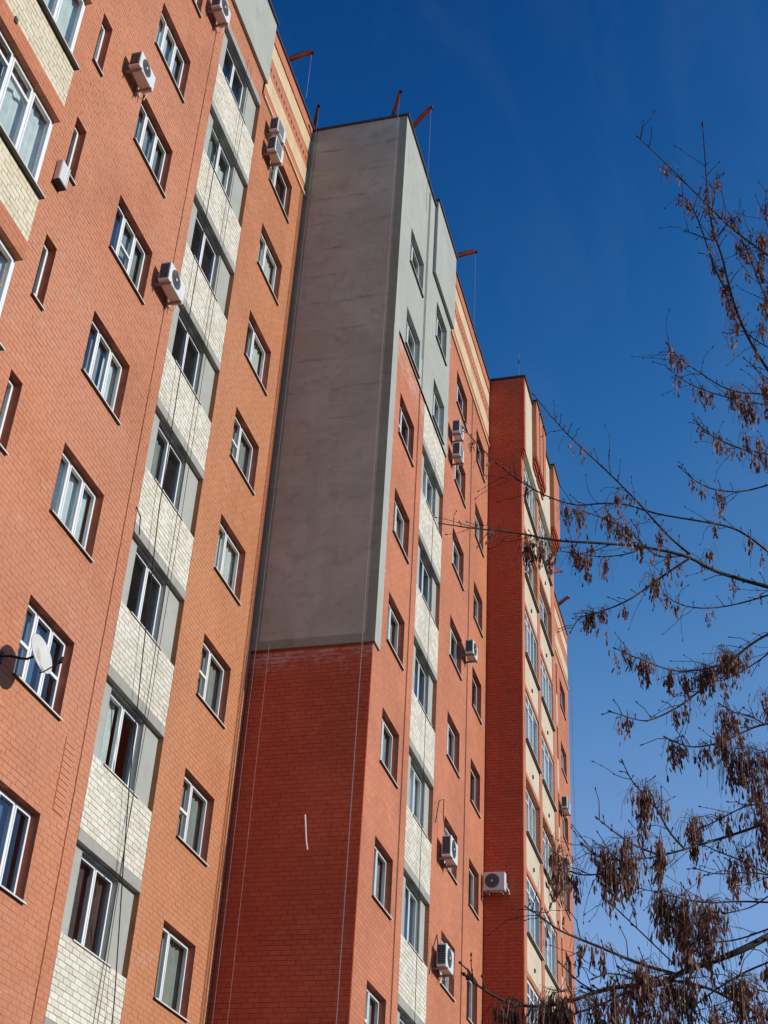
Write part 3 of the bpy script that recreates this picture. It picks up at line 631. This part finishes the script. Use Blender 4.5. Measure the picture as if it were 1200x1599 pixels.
ac_at(32.66, 14.6, .80, .55, YT, 'air conditioner with a cable loop above it covering half a window', fan=True)
ac_at(32.46, 11.82, .82, .55, YT, 'lowest air conditioner on the tower front, half hiding a window', fan=True)
ac_at(53.75, 24.43, .9, .5, YT, 'small air conditioner on the far end section, upper one of three', fan=False)
ac_at(53.6, 21.77, .9, .42, YT, 'air conditioner on the far end section, top of a close pair behind dry seeds', fan=False)
ac_at(53.6, 21.2, .9, .45, YT, 'air conditioner on the far end section, bottom of a close pair behind dry seeds', fan=False)
air_con((XP, -2.93, 15.09), -math.pi/2, .62, .53, 'white air conditioner facing out from the narrow dark red side wall')
# window box with louvred face under a narrow window
t = empty('louvre_box', (14.5, -.0, 19.6)); tag(t, 'small white louvred box hanging in front of a narrow window', 'vent box')
MB().box(.0, .25, -.11, -.02, 0, .48).build('housing', 'acw', t)
for i in range(9): MB().box(.004, .246, -.128, -.1105, .01+i*.052, .044+i*.052).build('slat', 'pvc', t)
MB().box(-.01, .26, -.15, -.0, -.04, -.002).build('base', 'acg', t); MB().box(.251, .268, -.135, -.021, .001, .49).build('side_frame', 'pvc', t)

# ---------------------------------------------------------------- satellite dish
t = empty('satellite_dish', (16.52, -.47, 11.31)); tag(t, 'off white satellite dish with rust stain in front of a three part window', 'satellite dish')
nrm = Vector((-.06, -.95, .28)).normalized(); q = nrm.to_track_quat('Z', 'Y')
bm = MB(); rr = .325; n = 40; rings = 8; bm.v.append((0, 0, 0))
for i in range(1, rings+1):
    for k in range(n): a = 2*math.pi*k/n; r = rr*i/rings; bm.v.append((r*math.cos(a)*.92, r*math.sin(a), .07*(i/rings)**2))
for k in range(n): bm.f.append((0, 1+k, 1+(k+1) % n))
for i in range(rings-1):
    for k in range(n): bm.f.append((1+i*n+k, 1+(i+1)*n+k, 1+(i+1)*n+(k+1) % n, 1+i*n+(k+1) % n))
o = bm.build('bowl', 'dish', t, smooth=True); o.rotation_mode = 'QUATERNION'; o.rotation_quaternion = q
sd = o.modifiers.new('shell', 'SOLIDIFY'); sd.thickness = .012
up = (q @ Vector((0, 1, 0))); bot = -up*rr if up.z > 0 else up*rr
lnb = nrm*.36+bot*.72+Vector((.05, 0, 0))
MB().tube([bot*.98, bot*1.02+nrm*.06, lnb], .011, 6).build('feed_arm', 'black', t)
MB().tube([lnb, lnb-nrm*.05], .03, 10).tube([lnb-nrm*.03, lnb+Vector((0, 0, .07))], .02, 8).build('feed_horn', 'black', t)
MB().tube([-nrm*.0+Vector((0, .02, 0)), Vector((-.02, .16, -.06)), Vector((-.12, .2, -.1)), Vector((-.25, .3, -.12)), Vector((-.27, .46, -.12))], .02, 8).build('mast', 'black', t)
MB().box(-.34, -.2, .455, .468, -.22, -.02).build('wall_plate', 'acg', t)

# ---------------------------------------------------------------- roof davits and their ropes
def davit(a, b, label, stay=True):
    a, b = Vector(a), Vector(b); t = empty('roof_davit', a); tag(t, label, 'hoist beam', 'hoist beams on the roof')
    d = (b-a); L = d.length; dn = d.normalized(); side = dn.cross(Vector((0, 0, 1))).normalized(); upv = side.cross(dn)
    m_ = MB()
    def bar(p, e, w1, h1):
        b0 = len(m_.v)
        for s_ in (p, e):
            for (i, j) in ((-1, -1), (1, -1), (1, 1), (-1, 1)): m_.v.append(tuple(s_+side*i*w1/2+upv*j*h1/2))
        m_.f.extend([tuple(b0+i for i in f_) for f_ in ((0,1,5,4),(1,2,6,5),(2,3,7,6),(3,0,4,7),(3,2,1,0),(4,5,6,7))])
    bar(-dn*1.6, d, .06, .11); bar(-dn*1.6+upv*.058, d+upv*.058, .09, .012); bar(-dn*1.6-upv*.058, d-upv*.058, .09, .012)
    m_.build('beam', 'orangepaint', t)
    MB().box(-.03, .03, -.03, .03, -.95, .02).build('post', 'orangepaint', t, loc=tuple(-dn*.9))
    MB().tube([d+side*.04-upv*.06, d-side*.04-upv*.06], .045, 10).build('pulley', 'black', t)
    MB().tube([d+upv*.07, d*.6+upv*.16+Vector((0, 0, .0)), d*.1+upv*.09, -dn*.9+upv*.12], .006, 4).build('stay_wire', 'acg', t)
    return b
def rope(x, y, za, zb, label, r=.0042, wob=0.0, mt='rope', cat='rope', group='ropes hanging from the roof beams'):
    pts = [(x+wob*math.sin(i*.9+x), y+wob*math.cos(i*.7+x), zb+(za-zb)*i/14) for i in range(15)]
    o = MB().tube(pts, r, 4).build('rope', mt, None); tag(o, label, cat, group); return o
b1 = davit((23.62, .1, 34.3), (23.72, -.62, 34.6), 'orange hoist beam over the cream frieze roof edge')
b2 = davit((26.35, .15, 34.25), (25.72, -.20, 34.78), 'orange hoist beam at the inner corner beside the grey side wall')
b3 = davit((26.40, -2.25, 34.25), (25.70, -2.72, 34.75), 'orange hoist beam over the top of the grey shaded side wall')
b4 = davit((26.75, -2.75, 34.2), (26.35, -3.5, 34.62), 'orange hoist beam at the outer corner of the grey tower')
b5 = davit((32.3, -2.85, 34.35), (32.42, -3.6, 34.6), 'orange hoist beam where the grey render meets the cream frieze')
b6 = davit((52.3, -2.9, 34.4), (52.6, -3.35, 34.6), 'small orange hoist beam on the far roof just beyond the dark red projection')
b7 = davit((55.4, -2.65, 34.4), (54.9, -3.35, 34.6), 'far orange hoist beam near the end of the roof')
rope(25.74, -.21, 34.7, 3.0, 'pale rope down the inner corner of the grey side wall', group=None)
rope(25.78, -.5, 16.5, 3.0, 'dark cable on the shaded brick below the grey render near the inner corner', r=.006, mt='brk', cat='cable', group=None)
rope(25.72, -2.7, 34.7, 3.0, 'pale rope down the outer part of the grey side wall', group=None)
rope(25.82, -2.66, 33.9, 3.0, 'second thinner rope beside the outer one on the shaded wall', r=.0038, group=None)
rope(26.35, -3.5, 34.5, 30.2, 'thin rope end dangling from the outer corner hoist beam', r=.006, group=None)
rope(32.42, -3.6, 34.5, 31.0, 'thin rope hanging from the beam above the tower frieze', r=.006, group=None)
rope(23.72, -.62, 34.5, 32.6, 'thin rope end hanging from the beam over the main frieze', r=.006, group=None)
rope(54.9, -3.35, 34.5, 6.0, 'thin rope hanging past the far end of the building', r=.007, group=None)
rope(56.9, -3.1, 34.2, 6.0, 'faint rope down the far end corner of the building', r=.007, group=None)
# cables over the white strip
def cable(pts, label, r=.008, mt='black', group=None):
    o = MB().tube(pts, r, 5).build('cable', mt, None); tag(o, label, 'cable', group); return o
cable([(20.05, -.12, 27.0), (20.1, -.12, 21), (20.23, -.12, 16.45), (20.55, -.12, 13.6), (20.85, -.12, 11.2), (21.15, -.12, 9.67), (21.6, -.12, 7.6), (21.9, -.12, 5)], 'thick black cable slanting down across the white brick strip', .011)
cable([(21.0, -.06, 31), (21.03, -.07, 24), (21.1, -.08, 17), (21.12, -.08, 12.6), (21.2, -.08, 8), (21.25, -.06, 4)], 'thin dark cable hanging straight down the middle of the white strip', .006)
cable([(21.25, -.06, 31), (21.22, -.07, 24), (21.3, -.08, 17), (21.24, -.08, 12.6), (21.08, -.08, 8), (21.0, -.06, 4)], 'thin dark cable hanging on the right half of the white strip', .006)
cable([(30.6, YT-.1, 24.8), (30.6, YT-.1, 18), (30.62, YT-.1, 12), (30.7, YT-.1, 6)], 'dark cable down the white strip of the tower front', .007)
cable([(32.2, YT-.05, 14.75), (32.25, YT-.12, 15.35), (32.42, YT-.2, 15.45), (32.6, YT-.15, 15.1), (32.72, YT-.2, 14.6), (32.75, YT-.15, 14.2)], 'black cable loop over the air conditioner with half hidden window', .014)
cable([(32.15, YT-.03, 11.0), (32.15, YT-.1, 11.6), (32.25, YT-.16, 11.95), (32.42, YT-.15, 11.8), (32.5, YT-.12, 11.5)], 'short black cable loop at the lowest air conditioner', .014)
cable([(19.52, -.01, 16.1), (19.62, -.08, 15.95), (19.6, -.1, 15.8), (19.66, -.1, 15.55)], 'short black cable end at the left edge of a strip window', .012)
o = MB().tube([(25.93, -1.65, 12.5), (25.92, -1.68, 12.3), (25.93, -1.72, 11.95), (25.92, -1.77, 11.74)], .014, 6).build('plastic_pipe', 'pvc', None); tag(o, 'short white plastic pipe on the shaded red brick wall', 'pipe')
for yy, zz in ((-1.655, 12.47),): MB().tube([(25.93, yy, zz+.02), (25.995, yy, zz+.02)], .012, 6).build('wall_clip', 'pvc', o)
a_ = MB().tube([(38.9, -3.9, 34.2), (38.88, -3.9, 35.6)], .008, 5).build('antenna_mast', 'acm', None); tag(a_, 'thin mast on the corner of the dark red projection roof', 'antenna')
MB().box(38.84, 38.93, -3.92, -3.88, 35.1, 35.25).build('crossbar', 'acg', a_)

# ---------------------------------------------------------------- the tree: boxelder with hanging dry seeds
TREE = empty('boxelder_tree', (7.6, -12.4, 0)); tag(TREE, 'bare boxelder tree with drooping clusters of dry brown winged seeds', 'tree')
TB = Vector((7.6, -12.4, 0))
def T(p): return Vector(p)-TB
trunk_pts = [TB+Vector((0, 0, -.1)), TB+Vector((.03, .02, 1.2)), TB+Vector((.0, .1, 2.6)), TB+Vector((-.1, .15, 4.2)), TB+Vector((-.2, .1, 6)), TB+Vector((-.35, .2, 8)), TB+Vector((-.4, .3, 9.6))]
MB().tube([T(p) for p in trunk_pts], [.21, .17, .15, .125, .095, .06, .025], 12).build('trunk', 'bark', TREE, smooth=True)
def trunk_at(z):
    for a, b in zip(trunk_pts, trunk_pts[1:]):
        if a.z <= z <= b.z: return a.lerp(b, (z-a.z)/(b.z-a.z))
    return trunk_pts[-1]
def smooth(pts, it=2):
    for _ in range(it):
        q = [pts[0]]
        for a, b in zip(pts, pts[1:]): q += [a.lerp(b, .25), a.lerp(b, .75)]
        q.append(pts[-1]); pts = q
    return pts
# (distance at start, distance at end, radius px at start, at end, seeds per metre, joins trunk, points in the picture of the boughs)
BR = [
 (8.2, 7.6, 4.2, .8, 3, 1, [(1200,917),(1150,903),(1110,890),(1075,868),(1000,853),(930,848),(865,845),(810,832),(740,826),(690,818)]),
 (8.0, 7.4, 2.2, .7, 1.5, 0, [(1078,866),(1050,843),(1030,822),(1000,788),(960,747),(920,710),(890,682),(865,655),(835,618)]),
 (8.3, 7.9, 2.0, .7, 3, 1, [(1200,862),(1170,838),(1140,822),(1080,812),(1020,802),(978,787),(940,786),(900,791),(857,777),(820,757),(785,732),(742,690),(725,670)]),
 (8.0, 7.7, 1.8, .7, 4, 0, [(1078,872),(1040,897),(1015,915),(985,937),(950,952),(925,960),(905,964),(893,985)]),
 (8.4, 8.0, 1.8, .7, 2, 1, [(1200,930),(1150,945),(1100,952),(1060,945),(1040,930)]),
 (8.0, 7.6, 1.4, .7, 5, 0, [(1070,868),(1032,872),(1010,858),(985,830),(950,812),(915,800)]),
 (7.9, 7.6, 1.2, .6, 5, 0, [(1008,855),(982,866),(940,871),(905,866),(870,860)]),
 (7.8, 7.6, 1.2, .6, 4, 0, [(955,850),(930,861),(900,866)]),
 (8.6, 8.2, 1.8, .7, 5, 1, [(1200,616),(1140,613),(1090,580),(1060,560),(1043,538)]),
 (8.7, 8.3, 1.6, .7, 6, 1, [(1200,633),(1150,625),(1110,613),(1075,600),(1047,578)]),
 (8.6, 8.2, 1.6, .7, 4, 1, [(1200,710),(1150,700),(1110,680),(1085,657)]),
 (8.5, 8.2, 1.4, .7, 4, 1, [(1200,728),(1170,705),(1130,690),(1100,675)]),
 (8.5, 8.1, 1.8, .7, 4, 1, [(1200,758),(1160,769),(1120,767),(1090,755),(1063,731)]),
 (8.6, 8.9, 3.2, .7, 4, 1, [(1215,600),(1178,545),(1160,510),(1145,470),(1135,430),(1128,400),(1115,365),(1107,325),(1103,270),(1098,195)]),
 (8.7, 8.9, 1.6, .7, 3, 0, [(1140,455),(1125,440),(1110,400),(1097,360),(1085,330),(1072,310),(1063,305)]),
 (8.8, 9.0, 2.0, .7, 2, 1, [(1205,402),(1180,385),(1140,355),(1110,325),(1080,295),(1040,255),(998,215)]),
 (8.8, 8.9, 1.6, .7, 5, 1, [(1210,490),(1185,440),(1175,410),(1160,375),(1150,355)]),
 (8.7, 8.9, 1.2, .6, 5, 0, [(1120,370),(1140,345),(1148,330)]),
 (8.8, 8.9, 1.2, .6, 1, 0, [(1112,335),(1118,300),(1120,275)]),
 (8.7, 8.8, 1.0, .6, 1, 0, [(1120,378),(1100,372),(1085,365),(1072,362)]),
 (8.6, 8.8, 1.4, .6, 3, 1, [(1205,545),(1180,532),(1160,515),(1140,522),(1130,520)]),
 (8.6, 8.5, 1.6, .6, 2, 1, [(1210,600),(1185,580),(1165,562)]),
 (8.8, 9.0, 1.2, .6, 3, 1, [(1205,370),(1197,345),(1195,320),(1198,300)]),
 (8.8, 9.0, 1.0, .6, 5, 1, [(1205,450),(1190,430),(1180,400),(1165,385)]),
 (7.6, 7.0, 2.4, .8, 5, 1, [(1205,988),(1170,1008),(1130,1045),(1110,1065),(1080,1090),(1060,1105),(1020,1125),(1000,1127),(955,1112)]),
 (7.4, 7.0, 1.6, .7, 9, 0, [(1150,1028),(1110,1045),(1060,1050),(1030,1042),(1000,1030),(963,1014)]),
 (7.5, 7.2, 1.6, .7, 7, 1, [(1205,1018),(1175,1040),(1140,1060),(1120,1065),(1085,1060)]),
 (7.2, 6.9, 2.0, .8, 7, 1, [(1205,1130),(1180,1135),(1150,1150),(1110,1165),(1080,1168),(1060,1162),(1040,1152)]),
 (7.1, 6.9, 1.4, .7, 9, 0, [(1195,1132),(1175,1120),(1150,1115),(1128,1102)]),
 (6.8, 6.6, 2.0, .8, 6, 1, [(1205,1255),(1182,1257),(1165,1259),(1130,1277),(1105,1290),(1085,1300)]),
 (6.8, 6.3, 3.4, .9, 7, 1, [(1205,1283),(1150,1303),(1100,1318),(1060,1330),(1030,1338),(995,1343)]),
 (6.5, 6.4, 1.8, .8, 6, 0, [(1068,1325),(1045,1300),(1030,1270),(1020,1255),(995,1230),(985,1217),(974,1193)]),
 (6.4, 6.2, 1.6, .8, 8, 0, [(1035,1338),(1000,1325),(980,1315),(960,1300),(935,1280)]),
 (6.3, 6.1, 1.4, .8, 8, 0, [(1000,1340),(970,1345),(945,1340),(930,1338),(912,1320)]),
 (6.3, 6.1, 1.4, .8, 7, 0, [(995,1343),(960,1360),(925,1368),(900,1366),(880,1357)]),
 (6.7, 6.5, 1.8, .8, 8, 1, [(1210,1372),(1160,1345),(1120,1330),(1100,1320)]),
 (6.6, 6.4, 1.6, .8, 6, 1, [(1205,1368),(1170,1362),(1120,1367),(1090,1358)]),
 (6.4, 6.2, 2.2, .8, 9, 1, [(1205,1410),(1150,1408),(1100,1412),(1050,1400),(1000,1388)]),
 (6.3, 6.2, 1.5, .8, 6, 1, [(1205,1397),(1175,1418),(1145,1425),(1133,1427)]),
 (6.2, 6.0, 2.0, .8, 8, 1, [(1205,1450),(1150,1470),(1105,1473),(1080,1470)]),
 (6.2, 5.8, 6.0, 1.5, 8, 1, [(1215,1455),(1165,1482),(1120,1500),(1075,1515),(1045,1530),(1030,1540),(975,1540),(930,1550),(900,1562),(850,1574),(800,1570),(760,1550),(728,1525)]),
 (6.1, 5.7, 2.6, .9, 2, 0, [(1060,1523),(1000,1507),(950,1485),(900,1465),(870,1452),(845,1432),(823,1418)]),
 (6.1, 6.0, 1.1, .9, 0.5, 0, [(1055,1508),(1000,1455),(955,1412)]),
 (6.2, 5.9, 3.2, 1.2, 8, 1, [(1215,1600),(1150,1565),(1100,1540),(1040,1530),(990,1545),(940,1570),(880,1590),(840,1605)]),
 (6.1, 6.0, 2.0, .9, 8, 1, [(1210,1500),(1160,1520),(1120,1545),(1080,1575),(1040,1600)]),
 (6.1, 5.9, 1.6, .8, 5, 1, [(1210,1552),(1175,1545),(1150,1530),(1155,1525)]),
 (6.0, 5.8, 1.4, .8, 10, 0, [(930,1550),(905,1535),(890,1520),(875,1505)]),
 (6.0, 5.8, 1.4, .8, 10, 0, [(1010,1540),(980,1525),(950,1520),(930,1528)]),
 (6.1, 6.0, 2.0, .9, 9, 1, [(1215,1580),(1180,1590),(1140,1597),(1100,1605)]),
]
wood = MB(); cl_spots = []
nodes_mb = MB()
for (d0, d1, r0, r1, dens, joins, pp) in BR:
    n = len(pp); pts = [pix(u, v, d0+(d1-d0)*i/(n-1)+.06*math.sin(i*2.1+u)) for i, (u, v) in enumerate(pp)]
    rad0 = r0*d0/FPX; rad1 = r1*d1/FPX
    if joins:
        e = pts[0]; dirn = (pts[0]-pts[1]).normalized(); tz = max(1.6, min(9.2, e.z-.5-.35*abs(dirn.z)))
        tp = trunk_at(tz); mid = e+dirn*.35; pts = [tp, tp.lerp(mid, .55)+Vector((0, 0, -.05)), mid]+pts
        rs = [max(rad0*1.5, .012), rad0*1.25, rad0*1.1]
    else: rs = []
    sp = smooth(pts, 2); L = len(sp); k0 = 3 if joins else 0
    rr = [rad0*(1.35 if joins and i < L*.15 else 1)*(1-i/(L-1))+rad1*(i/(L-1)) for i in range(L)]
    wood.tube([T(p) for p in sp], rr, 6)
    # buds and side spurs
    for i in range(2, L-1):
        if random.random() < .5:
            p = sp[i]; dn = (sp[min(i+1, L-1)]-sp[i-1]).normalized(); s = Vector((random.uniform(-1,1), random.uniform(-1,1), random.uniform(-.2,1))); s = (s-dn*s.dot(dn)).normalized()
            ln = random.choice([.012, .015, .02, .035, .06, .1])
            tip = p+s*ln+dn*ln*.8; wood.tube([T(p), T(p+(tip-p)*.5+Vector((random.uniform(-.1,.1),random.uniform(-.1,.1),.14))*ln), T(tip)], [rad1*1.0, rad1*.8, rad1*.7], 5)
            wood.tube([T(tip), T(tip+(tip-p).normalized()*.006), T(tip+(tip-p).normalized()*.016)], [rad1*.9, rad1*1.7, rad1*.4], 5)
    # fine side twigs
    for i in range(4+k0*3, L-1):
        if random.random() < (sp[i]-sp[i-1]).length*5.0:
            p = sp[i]; dn = (sp[i]-sp[i-1]).normalized(); o_ = Vector((random.uniform(-1, 1), random.uniform(-1, 1), random.uniform(-1, 1))); o_ = (o_-dn*o_.dot(dn)).normalized()
            ln = random.uniform(.08, .3)*(.7+.3*d0/8); q = [p]; dd = (dn*.9+o_*random.uniform(.5, 1.1)).normalized()
            for k in range(5):
                dd = (dd+Vector((random.gauss(0, .2), random.gauss(0, .2), random.gauss(-.02, .2)))).normalized(); q.append(q[-1]+dd*ln/5)
            wood.tube([T(a) for a in q], [rad1*(.85-.09*k) for k in range(6)], 4)
            for k in (2, 4): wood.tube([T(q[k]), T(q[k]+dd*.004), T(q[k]+dd*.01)], [rad1*.7, rad1*1.3, rad1*.5], 4)
            wood.tube([T(q[5]), T(q[5]+dd*.008), T(q[5]+dd*.018)], [rad1*.6, rad1*1.5, rad1*.3], 4)
            if random.random() < .3: cl_spots.append((q[random.choice((2, 3, 4))], random.uniform(.45, .8), int(random.uniform(5, 18))))
    tipd = (sp[-1]-sp[-2]).normalized(); wood.tube([T(sp[-1]), T(sp[-1]+tipd*.012), T(sp[-1]+tipd*.026)], [rad1*1.1, rad1*2.2, rad1*.4], 5)
    # seed clusters
    ln = 0
    for a, b in zip(sp[k0*3:], sp[k0*3+1:]):
        ln = (b-a).length
        if random.random() < dens*ln*(2.0 if d0 > 8.2 else .55 if d0 < 6.6 else 1.0): cl_spots.append((a.lerp(b, random.random()), random.uniform(.5, 1.0), int(random.uniform(8, 38))))
# the rest of the crown, on the far side of the trunk from the building
def limb(p, d, L, r, depth):
    n = 7; pts = [p]; q = p.copy(); dd = d.normalized()
    for i in range(n):
        dd = (dd+Vector((random.gauss(0, .14), random.gauss(0, .14), random.gauss(.05, .1)))).normalized(); q = q+dd*L/n; pts.append(q.copy())
    wood.tube([T(a) for a in pts], [r*(1-.8*i/n) for i in range(n+1)], 6)
    if depth:
        for i in range(2, n+1):
            for _ in range(2 if depth > 1 else 1):
                s_ = Vector((random.uniform(-1, 1), random.uniform(-1, 1), random.uniform(-.3, .9)))+dd*.9+RX*.5
                limb(pts[i], s_, L*random.uniform(.3, .5), r*.45, depth-1)
for i in range(12):
    z = 2.6+i*.58; a = random.uniform(-1.0, 1.0); hd = Vector((RX.x, RX.y, 0)).normalized(); hd.rotate(Matrix.Rotation(a, 3, 'Z'))
    limb(trunk_at(z), hd+Vector((0, 0, random.uniform(.5, 1.2))), random.uniform(1.8, 2.8), .045-.0025*i, 2)
wood.build('branches', 'bark', TREE, smooth=True)
def cluster(p, size, n):
    """a raceme: fine stalk with paired winged seeds hanging from it"""
    m_ = MB()
    st = MB(); 
    for _ in range(max(2, n//7)):
        a = random.uniform(0, 6.28); L = .10*size*random.uniform(.3, 1.4); out = Vector((math.cos(a), math.sin(a), 0))*random.uniform(.03, .085)*size
        pts = [p, p+out*.6+Vector((0, 0, random.uniform(.0, .035))), p+out+Vector((0, 0, -L*.5)), p+out*1.1+Vector((0, 0, -L))]
        m_.tube([pt-p for pt in pts], .0011, 3, False)
    for _ in range(n):
        a = random.uniform(0, 6.28); zz = -abs(random.gauss(.04, .038))*size*1.2; rr = abs(random.gauss(0, .021))*size*(1.15-min(1, -zz/(.16*size))*.5)
        c = Vector((math.cos(a)*rr, math.sin(a)*rr, zz)); L = random.uniform(.026, .05); Wd = L*random.uniform(.19, .30)
        ax = Vector((random.gauss(0, .17), random.gauss(0, .17), -1)).normalized(); sd_ = ax.orthogonal(); sd_.rotate(Matrix.Rotation(random.uniform(0, 6.28), 3, ax)); sd_.normalize(); nn = ax.cross(sd_)
        b0 = len(m_.v); cv = random.uniform(-.15, .15)*L
        m_.v += [tuple(c), tuple(c+ax*L*.22+sd_*Wd*.28+nn*.002), tuple(c+ax*L*.22-sd_*Wd*.28-nn*.002), tuple(c+ax*L*.72+sd_*Wd*.62+nn*cv), tuple(c+ax*L*.72-sd_*Wd*.38+nn*cv), tuple(c+ax*L+sd_*Wd*.15+nn*cv*1.8)]
        m_.f += [(b0, b0+1, b0+2), (b0+1, b0+3, b0+4, b0+2), (b0+3, b0+5, b0+4)]
    return m_
BIG = [(870,1335,6.05,1.5,60),(945,1325,6.15,1.5,75),(958,1345,6.15,1.5,75),(975,1310,6.2,1.4,60),(985,1335,6.2,1.4,60),(1008,1232,6.4,1.4,60),(1000,1240,6.4,1.3,50),(1030,1310,6.3,1.1,45),(1028,1340,6.3,1.0,35),(1085,1278,6.6,1.3,55),(1080,1288,6.6,1.1,40),
 (1165,1325,6.6,1.3,50),(1145,1352,6.6,1.1,40),(1192,1260,6.7,1.8,70),(1195,1290,6.7,1.4,50),(1155,1170,6.9,1.5,60),(1170,1180,6.9,1.8,75),(1195,1175,6.9,1.8,80),(1140,1175,6.9,1.4,50),(1130,1105,7.0,1.2,45),(1145,1115,7.0,1.0,30),(1195,1085,7.1,1.2,40),(1185,1230,6.8,1.4,50),
 (1030,1395,6.2,1.3,60),(1040,1405,6.2,1.3,55),(1065,1400,6.2,1.5,70),(1060,1420,6.2,1.6,75),(1070,1445,6.1,1.6,80),(1100,1410,6.2,1.7,90),(1105,1440,6.1,1.7,90),(1075,1530,6.0,1.6,80),(1055,1540,6.0,1.4,60),
 (1000,1505,5.9,1.4,55),(1010,1520,5.9,1.5,70),(985,1530,5.9,1.5,70),(960,1555,5.8,1.5,70),(930,1565,5.8,1.4,60),(1160,1525,6.0,1.5,60),(1155,1540,6.0,1.4,60),(1190,1570,6.0,1.5,70),(875,1550,5.8,1.6,90),(885,1565,5.8,1.5,80),(860,1570,5.8,1.4,70),(790,1568,5.8,1.4,70),(805,1575,5.8,1.3,60),(850,1580,5.8,1.3,60),
 (1030,1575,5.9,1.4,60),(1120,1580,5.9,1.3,50),(940,1480,5.9,.8,16),(925,1470,5.9,.6,8),(905,1470,5.9,.7,14),
 (1130,1018,7.0,1.2,60),(1145,1020,7.0,1.1,55),(1105,1040,7.0,1.0,45),(1095,1050,7.0,1.0,40),(1070,1050,7.0,.9,30),(1045,1048,7.0,.8,26),(1010,1030,7.0,.9,30),(1000,1028,7.0,.8,22),(980,1120,7.0,.7,16),(1050,1160,6.9,1.0,30),(1130,1150,6.9,1.0,32),(1120,1140,6.9,.9,28),
 (1020,900,7.8,1.0,36),(1025,905,7.8,.8,24),(925,952,7.7,.9,30),(915,958,7.7,.8,24),(940,950,7.7,.7,18),(975,945,7.7,.6,12),(915,868,7.6,1.0,30),(945,872,7.6,.9,22),(905,862,7.6,.8,18),(830,845,7.5,1.0,40),(845,842,7.5,1.0,36),(822,850,7.5,.9,28),(860,862,7.5,.8,20),(885,790,7.6,1.0,30),(905,795,7.6,1.0,34),(950,800,7.7,1.0,36),(965,812,7.7,1.0,36),(980,820,7.7,.9,26),(965,770,7.8,.9,26),(1030,830,7.8,.8,20),
 (1140,608,8.3,.9,30),(1150,612,8.3,.8,26),(1165,635,8.3,1.0,34),(1175,640,8.3,.8,24),(1165,678,8.3,.7,16),(1185,685,8.3,.9,24),(1195,600,8.4,1.1,40),(1180,710,8.2,.9,20),(1130,440,8.8,.9,26),(1138,460,8.8,1.0,32),(1145,480,8.8,.9,28),(1125,415,8.8,.7,16),(1150,500,8.7,.8,20),(1188,365,8.9,1.1,36),(1192,375,8.9,.9,26),(1165,390,8.9,.9,24),(1155,380,8.9,.8,18),(1195,460,8.8,1.0,30),(1190,505,8.7,.9,24),(1195,475,8.7,.9,24),(1110,860,7.9,.7,14)]
clusters = [(pix(u, v, d), s, int(n*2.1)) for (u, v, d, s, n) in BIG]
random.shuffle(cl_spots); clusters += cl_spots[:max(0, 290-len(clusters))]
for (p, s, n) in clusters: cluster(p, s, n).build('seed_cluster', 'seed', TREE, loc=T(p))
